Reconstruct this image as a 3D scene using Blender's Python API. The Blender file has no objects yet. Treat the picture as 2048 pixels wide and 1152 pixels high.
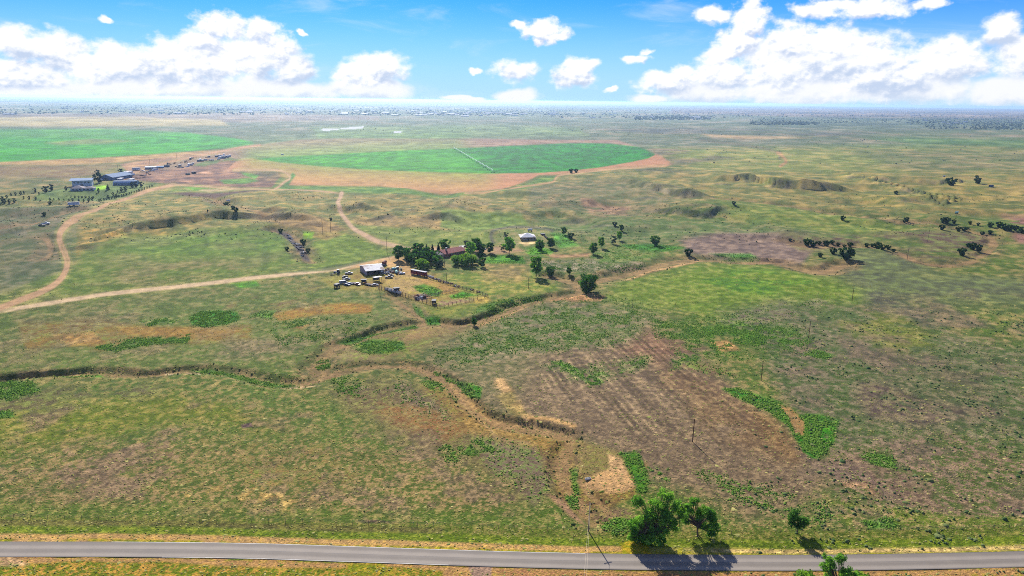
import bpy, math, random
import numpy as np

# ------------------------------------------------------------------ camera, world, sun, exposure
scn = bpy.context.scene
H = 120.0
FPX = 1365.0
PITCH = math.radians(15.36)
ROLL = 0.0118
cp, sp = math.cos(PITCH), math.sin(PITCH)
R0 = np.array([1.0, 0, 0]); F0 = np.array([0, cp, -sp]); U0 = np.array([0, sp, cp])
CX = math.cos(ROLL) * R0 + math.sin(ROLL) * U0
CY = -math.sin(ROLL) * R0 + math.cos(ROLL) * U0
cam_d = bpy.data.cameras.new('camera')
cam = bpy.data.objects.new('camera', cam_d)
scn.collection.objects.link(cam)
cam_d.sensor_width = 36.0
cam_d.lens = 36.0 * FPX / 2048.0
cam_d.clip_start = 0.5
cam_d.clip_end = 200000.0
from mathutils import Matrix, Vector
m = Matrix(((CX[0], CY[0], -F0[0], 0), (CX[1], CY[1], -F0[1], 0), (CX[2], CY[2], -F0[2], H), (0, 0, 0, 1)))
cam.matrix_world = m
scn.camera = cam

SUN_EL = math.radians(31.0)
SUN_AZ = math.radians(-15.0)          # from +Y, negative = left of the view
sun_dir = Vector((math.sin(SUN_AZ) * math.cos(SUN_EL), math.cos(SUN_AZ) * math.cos(SUN_EL), math.sin(SUN_EL)))
sd = bpy.data.lights.new('sun', 'SUN')
sd.energy = 4.7
sd.angle = math.radians(0.6)
sd.color = (1.0, 0.96, 0.90)
sun = bpy.data.objects.new('sun', sd)
scn.collection.objects.link(sun)
sun.rotation_euler = sun_dir.to_track_quat('Z', 'Y').to_euler()

scn.view_settings.view_transform = 'Standard'
scn.view_settings.look = 'None'
scn.view_settings.gamma = 1.0
scn.view_settings.use_curve_mapping = False
EXPOSURE = 0.74
scn.view_settings.exposure = EXPOSURE
scn.render.engine = 'CYCLES'
cy = scn.cycles
cy.use_denoising = False
cy.filter_width = 1.0
try:
    cy.denoiser = 'OPENIMAGEDENOISE'
except Exception:
    pass
cy.max_bounces = 5
cy.diffuse_bounces = 2
cy.glossy_bounces = 2
cy.transmission_bounces = 3
cy.volume_bounces = 0
cy.transparent_max_bounces = 8
cy.use_adaptive_sampling = False
cy.sample_clamp_indirect = 4.0

def s2l(c):
    c = c / 255.0
    return c / 12.92 if c <= 0.04045 else ((c + 0.055) / 1.055) ** 2.4

# ---- world: physical sky + cumulus field described on the sphere of directions (azimuth, elevation in degrees)
world = bpy.data.worlds.new('World')
scn.world = world
world.use_nodes = True
nt = world.node_tree
nt.nodes.clear()
SKY_STRENGTH = 0.09

def unit(px, py):
    d = F0 + (px - 1024.0) / FPX * CX + (576.0 - py) / FPX * CY
    return d / np.linalg.norm(d)

def azel(px, py):
    d = unit(px, py)
    return math.degrees(math.atan2(d[0], d[1])), math.degrees(math.asin(d[2]))

class NB:
    """small node-building helper"""
    def __init__(s, tree):
        s.t = tree
    def n(s, kind, **kw):
        o = s.t.nodes.new(kind)
        for k, v in kw.items():
            setattr(o, k, v)
        return o
    def l(s, a, b):
        s.t.links.new(a, b)
    def setin(s, sock, v):
        if isinstance(v, bpy.types.NodeSocket):
            s.l(v, sock)
        else:
            sock.default_value = v
    def math(s, op, a, b=None, c=None, clamp=False):
        o = s.n('ShaderNodeMath', operation=op, use_clamp=clamp)
        s.setin(o.inputs[0], a)
        if b is not None: s.setin(o.inputs[1], b)
        if c is not None: s.setin(o.inputs[2], c)
        return o.outputs[0]
    def vmath(s, op, a, b=None, c=None):
        o = s.n('ShaderNodeVectorMath', operation=op)
        s.setin(o.inputs[0], a)
        if b is not None: s.setin(o.inputs[1], b)
        if c is not None: s.setin(o.inputs[2], c)
        return o.outputs['Value'] if op in ('LENGTH', 'DOT_PRODUCT', 'DISTANCE') else o.outputs[0]
    def sstep(s, v, a, b, lo=0.0, hi=1.0):
        o = s.n('ShaderNodeMapRange', interpolation_type='SMOOTHSTEP')
        s.setin(o.inputs['Value'], v)
        o.inputs['From Min'].default_value = a
        o.inputs['From Max'].default_value = b
        o.inputs['To Min'].default_value = lo
        o.inputs['To Max'].default_value = hi
        return o.outputs['Result']
    def mix(s, f, a, b, blend='MIX'):
        o = s.n('ShaderNodeMix', data_type='RGBA', blend_type=blend)
        s.setin(o.inputs[0], f)
        s.setin(o.inputs[6], a)
        s.setin(o.inputs[7], b)
        return o.outputs[2]
    def noise(s, vec, scale, detail=4.0, rough=0.5, dist=0.0, lac=2.0, dims='3D'):
        o = s.n('ShaderNodeTexNoise', noise_dimensions=dims)
        if vec is not None: s.l(vec, o.inputs['Vector'])
        o.inputs['Scale'].default_value = scale
        o.inputs['Detail'].default_value = detail
        o.inputs['Roughness'].default_value = rough
        o.inputs['Lacunarity'].default_value = lac
        o.inputs['Distortion'].default_value = dist
        return o.outputs['Fac']

w = NB(nt)
out = w.n('ShaderNodeOutputWorld')
bg = w.n('ShaderNodeBackground')
w.l(bg.outputs[0], out.inputs[0])
bg.inputs['Strength'].default_value = SKY_STRENGTH
sky = w.n('ShaderNodeTexSky', sky_type='NISHITA')
sky.sun_disc = False
sky.sun_elevation = SUN_EL
sky.sun_rotation = SUN_AZ
sky.air_density = 1.0
sky.dust_density = 0.3
sky.ozone_density = 3.0
sky.altitude = 1100.0
tc = w.n('ShaderNodeTexCoord')
dirn = w.vmath('NORMALIZE', tc.outputs['Generated'])
sep = w.n('ShaderNodeSeparateXYZ')
w.l(dirn, sep.inputs[0])
az = w.math('MULTIPLY', w.math('ARCTAN2', sep.outputs[0], sep.outputs[1]), 57.29578)
el = w.math('MULTIPLY', w.math('ARCSINE', sep.outputs[2]), 57.29578)
cmb = w.n('ShaderNodeCombineXYZ')
w.l(az, cmb.inputs[0]); w.l(el, cmb.inputs[1])
pdeg = cmb.outputs[0]

def puff_chain(puffs, p, k=0.25):
    acc = None
    for (px, py, rx, ry) in puffs:
        a0, e0 = azel(px, py)
        a1, _ = azel(px + rx, py)
        _, e1 = azel(px, py - ry)
        ra, re = abs(a1 - a0), abs(e1 - e0)
        v = w.vmath('MULTIPLY_ADD', p, (1 / ra, 1 / re, 0), (-a0 / ra, -e0 / re, 0))
        d = w.vmath('LENGTH', v)
        acc = d if acc is None else w.math('SMOOTH_MIN', acc, d, k)
    return w.math('SUBTRACT', 1.0, acc)

W_UNIT = 1.0 / (SKY_STRENGTH * 2 ** EXPOSURE)     # sky units that show as display white

def cumulus(base, puffs, seed, nscale, amp, soft, lit, dark, shade_k, gate=None):
    off = w.vmath('ADD', pdeg, (seed * 13.7, seed * 7.1, seed * 3.3))
    sc = w.vmath('MULTIPLY', off, (1.0, 1.35, 1.0))
    up = w.vmath('ADD', sc, (-0.16, 0.30, 0.0))
    wob = w.n('ShaderNodeTexNoise'); w.l(sc, wob.inputs['Vector']); wob.inputs['Scale'].default_value = nscale * 0.6
    wob.inputs['Detail'].default_value = 3
    wv = w.vmath('MULTIPLY', w.vmath('SUBTRACT', wob.outputs['Color'], (0.5, 0.5, 0.5)), (1.6, 1.2, 0.0))
    pw = w.vmath('ADD', pdeg, wv)
    F = puff_chain(puffs, pw)
    F2 = puff_chain(puffs, w.vmath('ADD', pw, (-0.25, 0.75, 0.0)))
    n1 = w.noise(sc, nscale, 9.0, 0.58)
    n2 = w.noise(up, nscale, 6.0, 0.58)
    dens = w.math('MULTIPLY_ADD', w.math('SUBTRACT', n1, 0.5), amp, F)
    if gate is not None:
        dens = w.math('ADD', dens, gate)
    mask = w.sstep(dens, -0.02, soft)
    relief = w.math('SUBTRACT', n1, n2)
    lowf = w.noise(sc, nscale * 0.45, 3.0, 0.5)
    body = w.math('ADD', w.math('MULTIPLY', relief, shade_k), w.math('MULTIPLY', w.math('SUBTRACT', lowf, 0.46), 2.2))
    body = w.math('ADD', body, w.math('MULTIPLY', w.math('SUBTRACT', F, F2), 0.9))
    body = w.math('ADD', body, w.sstep(dens, 0.0, 0.5, 0.25, 0.0))
    lf = w.sstep(body, -0.62, 0.42)
    col = w.mix(lf, tuple(c * W_UNIT for c in dark) + (1,), tuple(c * W_UNIT for c in lit) + (1,))
    return w.mix(mask, base, col)

tint = w.mix(1.0, sky.outputs[0], (0.085, 0.405, 1.03, 1), 'MULTIPLY')
# pale air towards the horizon
pale = w.mix(w.sstep(el, -0.5, 8.5, 0.92, 0.0), tint, (0.52 * W_UNIT, 0.80 * W_UNIT, 1.0 * W_UNIT, 1))
# thin high veil
veil_p = w.vmath('MULTIPLY', pdeg, (0.07, 0.30, 1.0))
veil = w.sstep(w.noise(veil_p, 1.6, 6.0, 0.6, 0.6), 0.50, 0.78, 0.0, 0.42)
col = w.mix(veil, pale, (0.80 * W_UNIT, 0.92 * W_UNIT, 1.02 * W_UNIT, 1))
LIT = (1.10, 1.10, 1.11); DARK = (0.58, 0.69, 0.89)
far_puffs = [(60, 185, 220, 28), (330, 178, 260, 34), (560, 180, 160, 26), (740, 178, 110, 28), (930, 197, 55, 7), (1035, 192, 60, 18), (1300, 198, 60, 12),
             (1420, 188, 110, 26), (1600, 182, 180, 36), (1800, 180, 200, 40), (2020, 185, 150, 36), (-250, 180, 300, 40), (2350, 180, 300, 45)]
col = cumulus(col, far_puffs, 2.0, 0.55, 0.9, 0.45, (0.97, 0.99, 1.03), (0.66, 0.77, 0.93), 2.2)
back_puffs = [(30, 78, 60, 40), (100, 105, 110, 52), (210, 128, 150, 52), (330, 132, 130, 60), (420, 120, 130, 60), (520, 125, 100, 55), (590, 135, 60, 42),
              (60, 150, 140, 40), (760, 133, 80, 38), (720, 145, 60, 24), (740, 165, 70, 18), (1035, 142, 58, 30), (1150, 150, 52, 36), (1160, 130, 46, 16),
              (1690, 118, 170, 70), (1560, 135, 120, 66), (1770, 150, 180, 60), (1900, 120, 130, 52), (2000, 60, 52, 46), (2040, 110, 80, 60), (1450, 150, 90, 44), (1330, 165, 70, 26),
              (-150, 110, 190, 80), (2250, 90, 210, 90), (-500, 100, 200, 70), (2700, 100, 220, 80)]
col = cumulus(col, back_puffs, 5.0, 0.75, 1.4, 0.52, LIT, DARK, 2.6)
front_puffs = [(440, 55, 72, 42), (400, 80, 60, 28), (520, 62, 46, 38), (500, 100, 90, 32), (560, 100, 48, 36),
               (1085, 58, 62, 26), (1110, 72, 42, 18), (1080, 82, 22, 14), (1040, 50, 26, 10), (1272, 118, 36, 12), (1290, 106, 14, 10),
               (1500, 40, 46, 52), (1480, 85, 70, 42), (1580, 80, 80, 48), (1660, 88, 80, 46), (1430, 30, 52, 22), (1640, 18, 80, 26), (1740, 15, 110, 26), (1860, 6, 50, 18),
               (1440, 105, 42, 34), (210, 40, 16, 14), (600, 70, 8, 10), (950, 143, 16, 9), (1222, 182, 18, 8), (1365, 150, 46, 26)]
col = cumulus(col, front_puffs, 9.0, 0.95, 1.45, 0.55, LIT, (0.60, 0.70, 0.90), 2.6)
# the same fair-weather cumulus all round the sky outside the frame
rp = w.vmath('MULTIPLY', pdeg, (0.055, 0.12, 1.0))
rn = w.noise(rp, 1.6, 8.0, 0.55)
aside = w.math('MAXIMUM', w.sstep(w.math('ABSOLUTE', az), 46.0, 60.0), w.sstep(el, 12.0, 20.0))
rm = w.math('MULTIPLY', w.sstep(rn, 0.54, 0.62), w.math('MULTIPLY', aside, w.sstep(el, 0.0, 3.0)))
col = w.mix(rm, col, (0.95 * W_UNIT, 0.97 * W_UNIT, 1.0 * W_UNIT, 1))
w.l(col, bg.inputs['Color'])

# ------------------------------------------------------------------ land: projections, noise, terrain
rng = np.random.default_rng(7)

def unproj(px, py, z=0.0):
    px = np.asarray(px, float); py = np.asarray(py, float)
    a = (px - 1024.0) / FPX; b = (576.0 - py) / FPX
    dx = a * CX[0] + b * CY[0]
    dy = F0[1] + a * CX[1] + b * CY[1]
    dz = F0[2] + a * CX[2] + b * CY[2]
    dz = np.minimum(dz, -0.0015)
    t = (z - H) / dz
    return t * dx, t * dy

def proj(X, Y, Z):
    q0 = X * CX[0] + Y * CX[1] + (Z - H) * CX[2]
    q1 = X * CY[0] + Y * CY[1] + (Z - H) * CY[2]
    q2 = Y * F0[1] + (Z - H) * F0[2]
    q2s = np.where(q2 > 1.0, q2, 1.0)
    px = np.where(q2 > 1.0, 1024 + FPX * q0 / q2s, 1e6)
    py = np.where(q2 > 1.0, 576 - FPX * q1 / q2s, 1e6)
    return px, py

def sst(x, a, b):
    t = np.clip((x - a) / (b - a), 0, 1)
    return t * t * (3 - 2 * t)

def vnoise(X, Y, wl, seed):
    x = X / wl; y = Y / wl
    xi = np.floor(x); yi = np.floor(y)
    fx = x - xi; fy = y - yi
    xi = xi.astype(np.int64); yi = yi.astype(np.int64)
    fx = fx * fx * fx * (fx * (fx * 6 - 15) + 10); fy = fy * fy * fy * (fy * (fy * 6 - 15) + 10)
    def h(i, j):
        v = (i * 374761393 + j * 668265263 + seed * 1442695041) & 0xFFFFFFFF
        v = ((v ^ (v >> 13)) * 1274126177) & 0xFFFFFFFF
        v = ((v ^ (v >> 15)) * 2246822519) & 0xFFFFFFFF
        return ((v ^ (v >> 16)) & 0xFFFFFF) / 8388608.0 - 1.0
    a = h(xi, yi); b = h(xi + 1, yi); c = h(xi, yi + 1); d = h(xi + 1, yi + 1)
    return (a * (1 - fx) + b * fx) * (1 - fy) + (c * (1 - fx) + d * fx) * fy

def fbm(X, Y, wl, seed, octs=3, g=0.5):
    s = 0; a = 1.0; t = 0
    for k in range(octs):
        s = s + a * vnoise(X, Y, wl / 2 ** k, seed + k * 17); t += a; a *= g
    return s / t

def bandnoise(X, Y, frac, seed, wmin=0.5):
    """land texture whose grain grows with the distance to the near fields"""
    D = np.hypot(X, Y)
    l = np.log2(np.maximum(D * frac, wmin))
    o = np.zeros_like(X)
    for k in range(int(np.floor(l.min())), int(np.floor(l.max())) + 2):
        wgt = np.clip(1 - np.abs(l - k), 0, 1)
        i = wgt > 0
        if i.any():
            o[i] += wgt[i] * (0.62 * vnoise(X[i], Y[i], 2.0 ** k, seed + 31 * (k + 20)) + 0.38 * vnoise(X[i], Y[i], 2.0 ** (k - 1) * 0.93, seed + 7 + 31 * (k + 20))) * 1.25
    return o

def polydist(x, y, poly, closed):
    """unsigned distance to the polyline, inside flag"""
    P = np.asarray(poly, float)
    n = len(P)
    d2 = np.full(x.shape, 1e18); ins = np.zeros(x.shape, bool)
    rngk = range(n if closed else n - 1)
    for i in rngk:
        ax, ay = P[i]; bx, by = P[(i + 1) % n]
        ex, ey = bx - ax, by - ay
        L = ex * ex + ey * ey + 1e-12
        t = np.clip(((x - ax) * ex + (y - ay) * ey) / L, 0, 1)
        d2 = np.minimum(d2, (x - ax - t * ex) ** 2 + (y - ay - t * ey) ** 2)
        if closed and ay != by:
            c = ((ay > y) != (by > y)) & (x < (bx - ax) * (y - ay) / (by - ay) + ax)
            ins ^= c
    return np.sqrt(d2), ins

def smooth_line(pts, n=4):
    """Catmull-Rom through the points"""
    P = np.asarray(pts, float)
    Q = np.vstack([2 * P[0] - P[1], P, 2 * P[-1] - P[-2]])
    o = []
    for i in range(1, len(Q) - 2):
        for k in range(n):
            t = k / n
            o.append(0.5 * ((2 * Q[i]) + (-Q[i - 1] + Q[i + 1]) * t + (2 * Q[i - 1] - 5 * Q[i] + 4 * Q[i + 1] - Q[i + 2]) * t * t + (-Q[i - 1] + 3 * Q[i] - 3 * Q[i + 1] + Q[i + 2]) * t ** 3))
    o.append(P[-1])
    return np.array(o)

def wline(pts, n=4):
    S = smooth_line(pts, n)
    X, Y = unproj(S[:, 0], S[:, 1])
    return np.stack([X, Y], 1)

# dry creeks and draws: centre line (read off the photograph and laid on the land), floor half width, bank run, depth
CREEKS = [
    ([(-260, 785), (-100, 768), (0, 757), (60, 750), (140, 744), (220, 744), (290, 748), (350, 741), (420, 739), (480, 746), (520, 757), (570, 765), (610, 761), (650, 749), (690, 737), (740, 730), (800, 730), (850, 739), (890, 757), (915, 780), (945, 812), (980, 835), (1020, 847), (1065, 853), (1105, 862), (1142, 874)], 2.0, 4.0, 3.2),
    ([(1142, 874), (1132, 900), (1124, 925), (1128, 955), (1146, 985), (1165, 1012), (1190, 1045)], 1.6, 4.0, 2.4),
    ([(1160, 958), (1178, 985), (1205, 1008), (1216, 1022)], 1.0, 3.0, 1.6),
    ([(640, 742), (634, 722), (655, 700), (690, 684), (730, 668), (780, 653), (830, 645), (865, 640), (905, 645), (945, 640), (985, 626), (1020, 611), (1060, 599), (1105, 591), (1150, 583), (1165, 572), (1150, 562), (1125, 554), (1095, 547)], 3.0, 5.0, 3.6),
    ([(1165, 572), (1200, 556), (1245, 545), (1290, 534), (1345, 522), (1395, 516), (1440, 517), (1500, 519), (1555, 523), (1600, 534), (1640, 541), (1668, 534), (1690, 524)], 4.0, 9.0, 3.4),
    ([(785, 590), (800, 604), (825, 620), (850, 638)], 1.5, 5.0, 2.4),
    ([(548, 464), (575, 470), (592, 480), (604, 498), (612, 512), (622, 522)], 3.0, 7.0, 4.0),
    ([(430, 398), (455, 410), (478, 422), (508, 434), (530, 441)], 3.0, 14.0, 5.0),
    ([(1575, 483), (1620, 492), (1680, 490), (1750, 492), (1790, 499), (1812, 510), (1835, 520), (1875, 528), (1930, 526), (1965, 510), (1984, 494), (1986, 478), (1960, 468), (1905, 457), (1860, 449), (1800, 449), (1750, 440), (1680, 430), (1600, 419), (1510, 409), (1440, 403)], 2.5, 8.0, 2.6),
    ([(-60, 470), (0, 463), (40, 455), (85, 440), (120, 428), (160, 420)], 3.0, 12.0, 5.0),
    ([(88, 520), (100, 505), (100, 490), (92, 478)], 2.0, 8.0, 3.0),
]
CREEKS_W = [(wline(p), a, b, d) for p, a, b, d in CREEKS]

# eroded bluffs: (px, py of the face, width in px, height m)
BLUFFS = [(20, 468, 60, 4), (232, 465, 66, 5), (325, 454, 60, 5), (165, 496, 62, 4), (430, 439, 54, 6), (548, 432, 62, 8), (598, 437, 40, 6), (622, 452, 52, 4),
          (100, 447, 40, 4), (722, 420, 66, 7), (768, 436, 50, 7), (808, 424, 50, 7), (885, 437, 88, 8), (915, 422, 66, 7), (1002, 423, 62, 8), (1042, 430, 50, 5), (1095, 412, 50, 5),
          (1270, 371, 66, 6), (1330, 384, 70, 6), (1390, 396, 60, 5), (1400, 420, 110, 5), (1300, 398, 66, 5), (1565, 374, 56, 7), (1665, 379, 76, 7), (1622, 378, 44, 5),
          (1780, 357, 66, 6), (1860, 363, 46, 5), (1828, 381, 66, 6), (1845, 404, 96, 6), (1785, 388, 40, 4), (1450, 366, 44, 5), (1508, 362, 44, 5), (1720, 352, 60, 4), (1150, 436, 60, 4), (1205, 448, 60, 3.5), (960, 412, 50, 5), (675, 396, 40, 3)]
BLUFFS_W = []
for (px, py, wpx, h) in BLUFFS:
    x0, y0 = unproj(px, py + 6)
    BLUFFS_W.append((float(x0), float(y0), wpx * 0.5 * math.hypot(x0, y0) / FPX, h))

# long eroded bluff lines: foot of the face, height m
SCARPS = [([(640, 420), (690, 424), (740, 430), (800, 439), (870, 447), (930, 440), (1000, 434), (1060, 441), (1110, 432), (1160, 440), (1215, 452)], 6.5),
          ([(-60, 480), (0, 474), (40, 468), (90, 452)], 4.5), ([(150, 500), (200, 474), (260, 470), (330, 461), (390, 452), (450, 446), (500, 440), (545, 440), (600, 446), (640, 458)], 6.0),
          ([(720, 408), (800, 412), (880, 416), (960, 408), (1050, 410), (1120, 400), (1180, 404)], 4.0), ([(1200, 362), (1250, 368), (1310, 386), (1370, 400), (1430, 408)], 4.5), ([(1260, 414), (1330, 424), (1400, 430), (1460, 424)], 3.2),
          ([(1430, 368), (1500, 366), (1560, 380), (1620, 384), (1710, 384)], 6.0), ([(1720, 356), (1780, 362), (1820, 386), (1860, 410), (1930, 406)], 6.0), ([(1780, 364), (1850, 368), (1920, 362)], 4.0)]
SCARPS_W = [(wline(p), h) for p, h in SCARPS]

ROAD_PX = [(-700, 1099), (-400, 1097.6), (0, 1098.8), (250, 1099.2), (500, 1102.3), (700, 1108.6), (1000, 1118.5), (1250, 1124.0), (1448, 1125.8), (1700, 1125.3), (2048, 1118.5), (2400, 1107), (2700, 1094)]
ROAD_W = wline(ROAD_PX, 6)
ROAD_HALF = 3.3

def creek_fields(X, Y):
    """height change, bed weight, bank weight"""
    dz = np.zeros_like(X); bed = np.zeros_like(X); bank = np.zeros_like(X)
    wob = vnoise(X, Y, 14, 301) * 1.5 + vnoise(X, Y, 5, 302) * 0.8
    for P, fw, bw, d in CREEKS_W:
        mrg = (fw + bw) * 2 + 6
        i = np.nonzero((X > P[:, 0].min() - mrg) & (X < P[:, 0].max() + mrg) & (Y > P[:, 1].min() - mrg) & (Y < P[:, 1].max() + mrg))[0]
        if len(i) == 0: continue
        dist, _ = polydist(X[i], Y[i], P, False)
        k = fw / 2.0
        dd = dist + wob[i] * min(1.6, k * 0.7)
        prof = 1 - sst(dd, fw, fw + bw * (1.25 + 0.7 * vnoise(X[i], Y[i], 26, 303)))
        dz[i] = np.minimum(dz[i], -d * (0.55 + 0.30 * vnoise(X[i], Y[i], 45, 304)) * prof)
        bed[i] = np.maximum(bed[i], 1 - sst(dd, fw * 0.7, fw * 1.5))
        bank[i] = np.maximum(bank[i], (1 - sst(dd, fw + bw * 0.7, fw + bw * 1.5)))
    return dz, bed, bank

def terrain(X, Y):
    X = np.asarray(X, float); Y = np.asarray(Y, float)
    D = np.hypot(X, Y)
    ppx, ppy = proj(X, Y, 0 * X)
    z = 1.6 * fbm(X, Y, 420, 11, 2) + 0.7 * fbm(X, Y, 110, 21, 3)
    z *= sst(D, 190, 420) * (1 - sst(D, 2500, 5000))
    hum = sst(ppy, 372, 392) * (1 - sst(ppy, 455, 500)) + 0.7 * sst(ppx, 1050, 1300) * sst(ppy, 335, 352) * (1 - sst(ppy, 372, 392))
    hum *= (Y > 0)
    z += hum * (3.1 * fbm(X, Y, 70, 51, 3, 0.55) + 6.5 * (0.5 - np.abs(fbm(X * 0.8, Y, 85, 78, 2))))
    z += 0.10 * vnoise(X, Y, 7, 61) * (1 - sst(D, 500, 900)) * sst(D, 175, 200)
    bl = np.zeros_like(X)
    for x0, y0, wd, h in BLUFFS_W:
        L = 60.0
        i = np.nonzero((np.abs(X - x0) < 2.2 * wd) & (Y > y0 - 40) & (Y < y0 + 4.5 * L))[0]
        if len(i) == 0: continue
        a = (X[i] - x0) / wd
        b = Y[i] - y0 - 9.0 * np.cos(a * 2.0) + 5 * vnoise(X[i], Y[i], 22, 91) + 2 * vnoise(X[i], Y[i], 8, 92)
        s = 5.5 + 2.0 * vnoise(X[i], Y[i], 40, 94)
        rise = sst(b, -s, s) * (1 - sst(b, s * 2, L * 1.6))
        z[i] += h * 0.42 * np.exp(-np.abs(a + 0.25 * vnoise(X[i], Y[i], 18, 95)) ** 3) * rise * (1 + 0.4 * vnoise(X[i], Y[i], 26, 93)) + rise * np.exp(-a * a) * 0.7 * vnoise(X[i], Y[i], 9, 96)
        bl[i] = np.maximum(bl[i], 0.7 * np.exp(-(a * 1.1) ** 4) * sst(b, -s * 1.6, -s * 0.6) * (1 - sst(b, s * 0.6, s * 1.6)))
    for P, h in SCARPS_W:
        xa, xb = P[:, 0].min(), P[:, 0].max()
        i = np.nonzero((X > xa - 30) & (X < xb + 30) & (Y > P[:, 1].min() - 60) & (Y < P[:, 1].max() + 260))[0]
        if len(i) == 0: continue
        o_ = np.argsort(P[:, 0])
        ys = np.interp(X[i], P[o_, 0], P[o_, 1])
        lob = 24 * fbm(X[i], Y[i] * 0.35, 62, 131, 2, 0.6) + 9 * vnoise(X[i], Y[i] * .5, 21, 132) + 3 * vnoise(X[i], Y[i], 8, 133)
        b = Y[i] - ys - lob
        end = sst(X[i], xa - 10, xa + 30) * (1 - sst(X[i], xb - 30, xb + 10))
        gap = np.clip(0.62 + 0.9 * vnoise(X[i], Y[i] * .2, 120, 134), 0.1, 1.1)
        s = 6.0 + 2.5 * vnoise(X[i], Y[i], 50, 135)
        rise = sst(b, -s, s) * (1 - sst(b, 18, 190))
        z[i] += h * 1.25 * end * gap * rise + 0.5 * end * rise * vnoise(X[i], Y[i], 10, 136)
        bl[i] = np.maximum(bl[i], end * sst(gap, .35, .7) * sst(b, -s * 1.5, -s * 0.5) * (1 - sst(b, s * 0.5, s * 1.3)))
    dz, bed, bank = creek_fields(X, Y)
    # the paved road runs on level ground
    return z + dz, bl, bed, bank

def hgt(x, y):
    z, _, _, _ = terrain(np.array([float(x)]), np.array([float(y)]))
    return float(z[0])

def spot(px, py):
    """the point of the land seen at this place of the photograph"""
    z = 0.0
    for _ in range(4):
        x, y = unproj(px, py, z)
        z = hgt(x, y)
    return float(x), float(y), z

def tall(px, py, hpx):
    """height in metres of something standing there and hpx pixels tall"""
    x, y, z = spot(px, py)
    lo, hi = 0.0, 80.0
    for _ in range(30):
        mid = (lo + hi) / 2
        _, q = proj(np.array([x]), np.array([y]), np.array([z + mid]))
        if py - q[0] < hpx: lo = mid
        else: hi = mid
    return lo

def mpp(px, py):
    x, y, z = spot(px, py)
    return math.sqrt(x * x + y * y + (H - z) ** 2) / FPX

# ------------------------------------------------------------------ the sheet of land: a fan of rings, fine where it is seen near
rows = list(np.arange(1420, 1160, -14.0)) + list(np.arange(1160, 216, -1.7)) + list(np.arange(216, 206.4, -0.8))
rr = [60.0]
for q in rows:
    ang = PITCH + math.atan((q - 576) / FPX)
    rr.append(H / math.tan(ang))
rr = np.array(sorted(r for r in rr if r >= 60.0))
rr = np.concatenate([[8.0, 25.0, 45.0], rr, [26000.0, 34000.0, 45000.0]])
rr = np.unique(rr)
tt = np.arctan(np.linspace(-1.06, 1.06, 1230))
aside = np.radians(np.arange(50, 312, 4.0))
phis = np.concatenate([tt, aside])
phis = np.concatenate([phis[phis < math.pi], phis[phis >= math.pi]])
NR, NP = len(rr), len(phis)
RG, PG = np.meshgrid(rr, phis, indexing='ij')
X = (RG * np.sin(PG)).ravel(); Y = (RG * np.cos(PG)).ravel()
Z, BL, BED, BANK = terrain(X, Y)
PX, PY = proj(X, Y, 0 * X)
PXZ, PYZ = PX, PY
DIST = np.hypot(X, Y)
front = Y > 5
nl = [bandnoise(X, Y, 0.20, 401, 8.0), bandnoise(X, Y, 0.20, 402, 8.0)]
nm = [bandnoise(X, Y, 0.07, 411, 4.0), bandnoise(X, Y, 0.07, 412, 4.0)]
nh = [bandnoise(X, Y, 0.022, 421, 1.5), bandnoise(X, Y, 0.022, 422, 1.5)]
nx = bandnoise(X, Y, 0.008, 431, 0.8)
ng = np.zeros_like(X)
_l = np.log2(np.maximum(0.0040 * DIST * np.sqrt(np.maximum(DIST / H, 1.0)), 0.5))
for _k in range(int(_l.min()) - 1, int(_l.max()) + 2):
    _w = np.clip(1 - np.abs(_l - _k), 0, 1); _i = _w > 0
    if _i.any(): ng[_i] += _w[_i] * vnoise(X[_i], Y[_i], 2.0 ** _k, 451 + _k) * 1.3
ng2 = np.zeros_like(X)
_l = np.log2(np.maximum(0.0026 * DIST * np.sqrt(np.maximum(DIST / H, 1.0)), 0.4))
for _k in range(int(_l.min()) - 1, int(_l.max()) + 2):
    _w = np.clip(1 - np.abs(_l - _k), 0, 1); _i = _w > 0
    if _i.any(): ng2[_i] += _w[_i] * vnoise(X[_i], Y[_i], 2.0 ** _k, 551 + _k) * 1.4
n60 = fbm(X, Y, 60, 441, 2)

NV = len(X)
CA = np.empty((NV, 3)); CB = np.empty((NV, 3)); MF = np.full(NV, 0.45); WEED = np.zeros(NV); KLASS = np.zeros(NV, np.int8); BUMP = np.ones(NV)
ALB = 1 / 1.40

def col(r, g, b):
    return np.array([s2l(r), s2l(g), s2l(b)]) * ALB

CA[:] = col(103, 120, 54); CB[:] = col(146, 132, 84)

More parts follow.
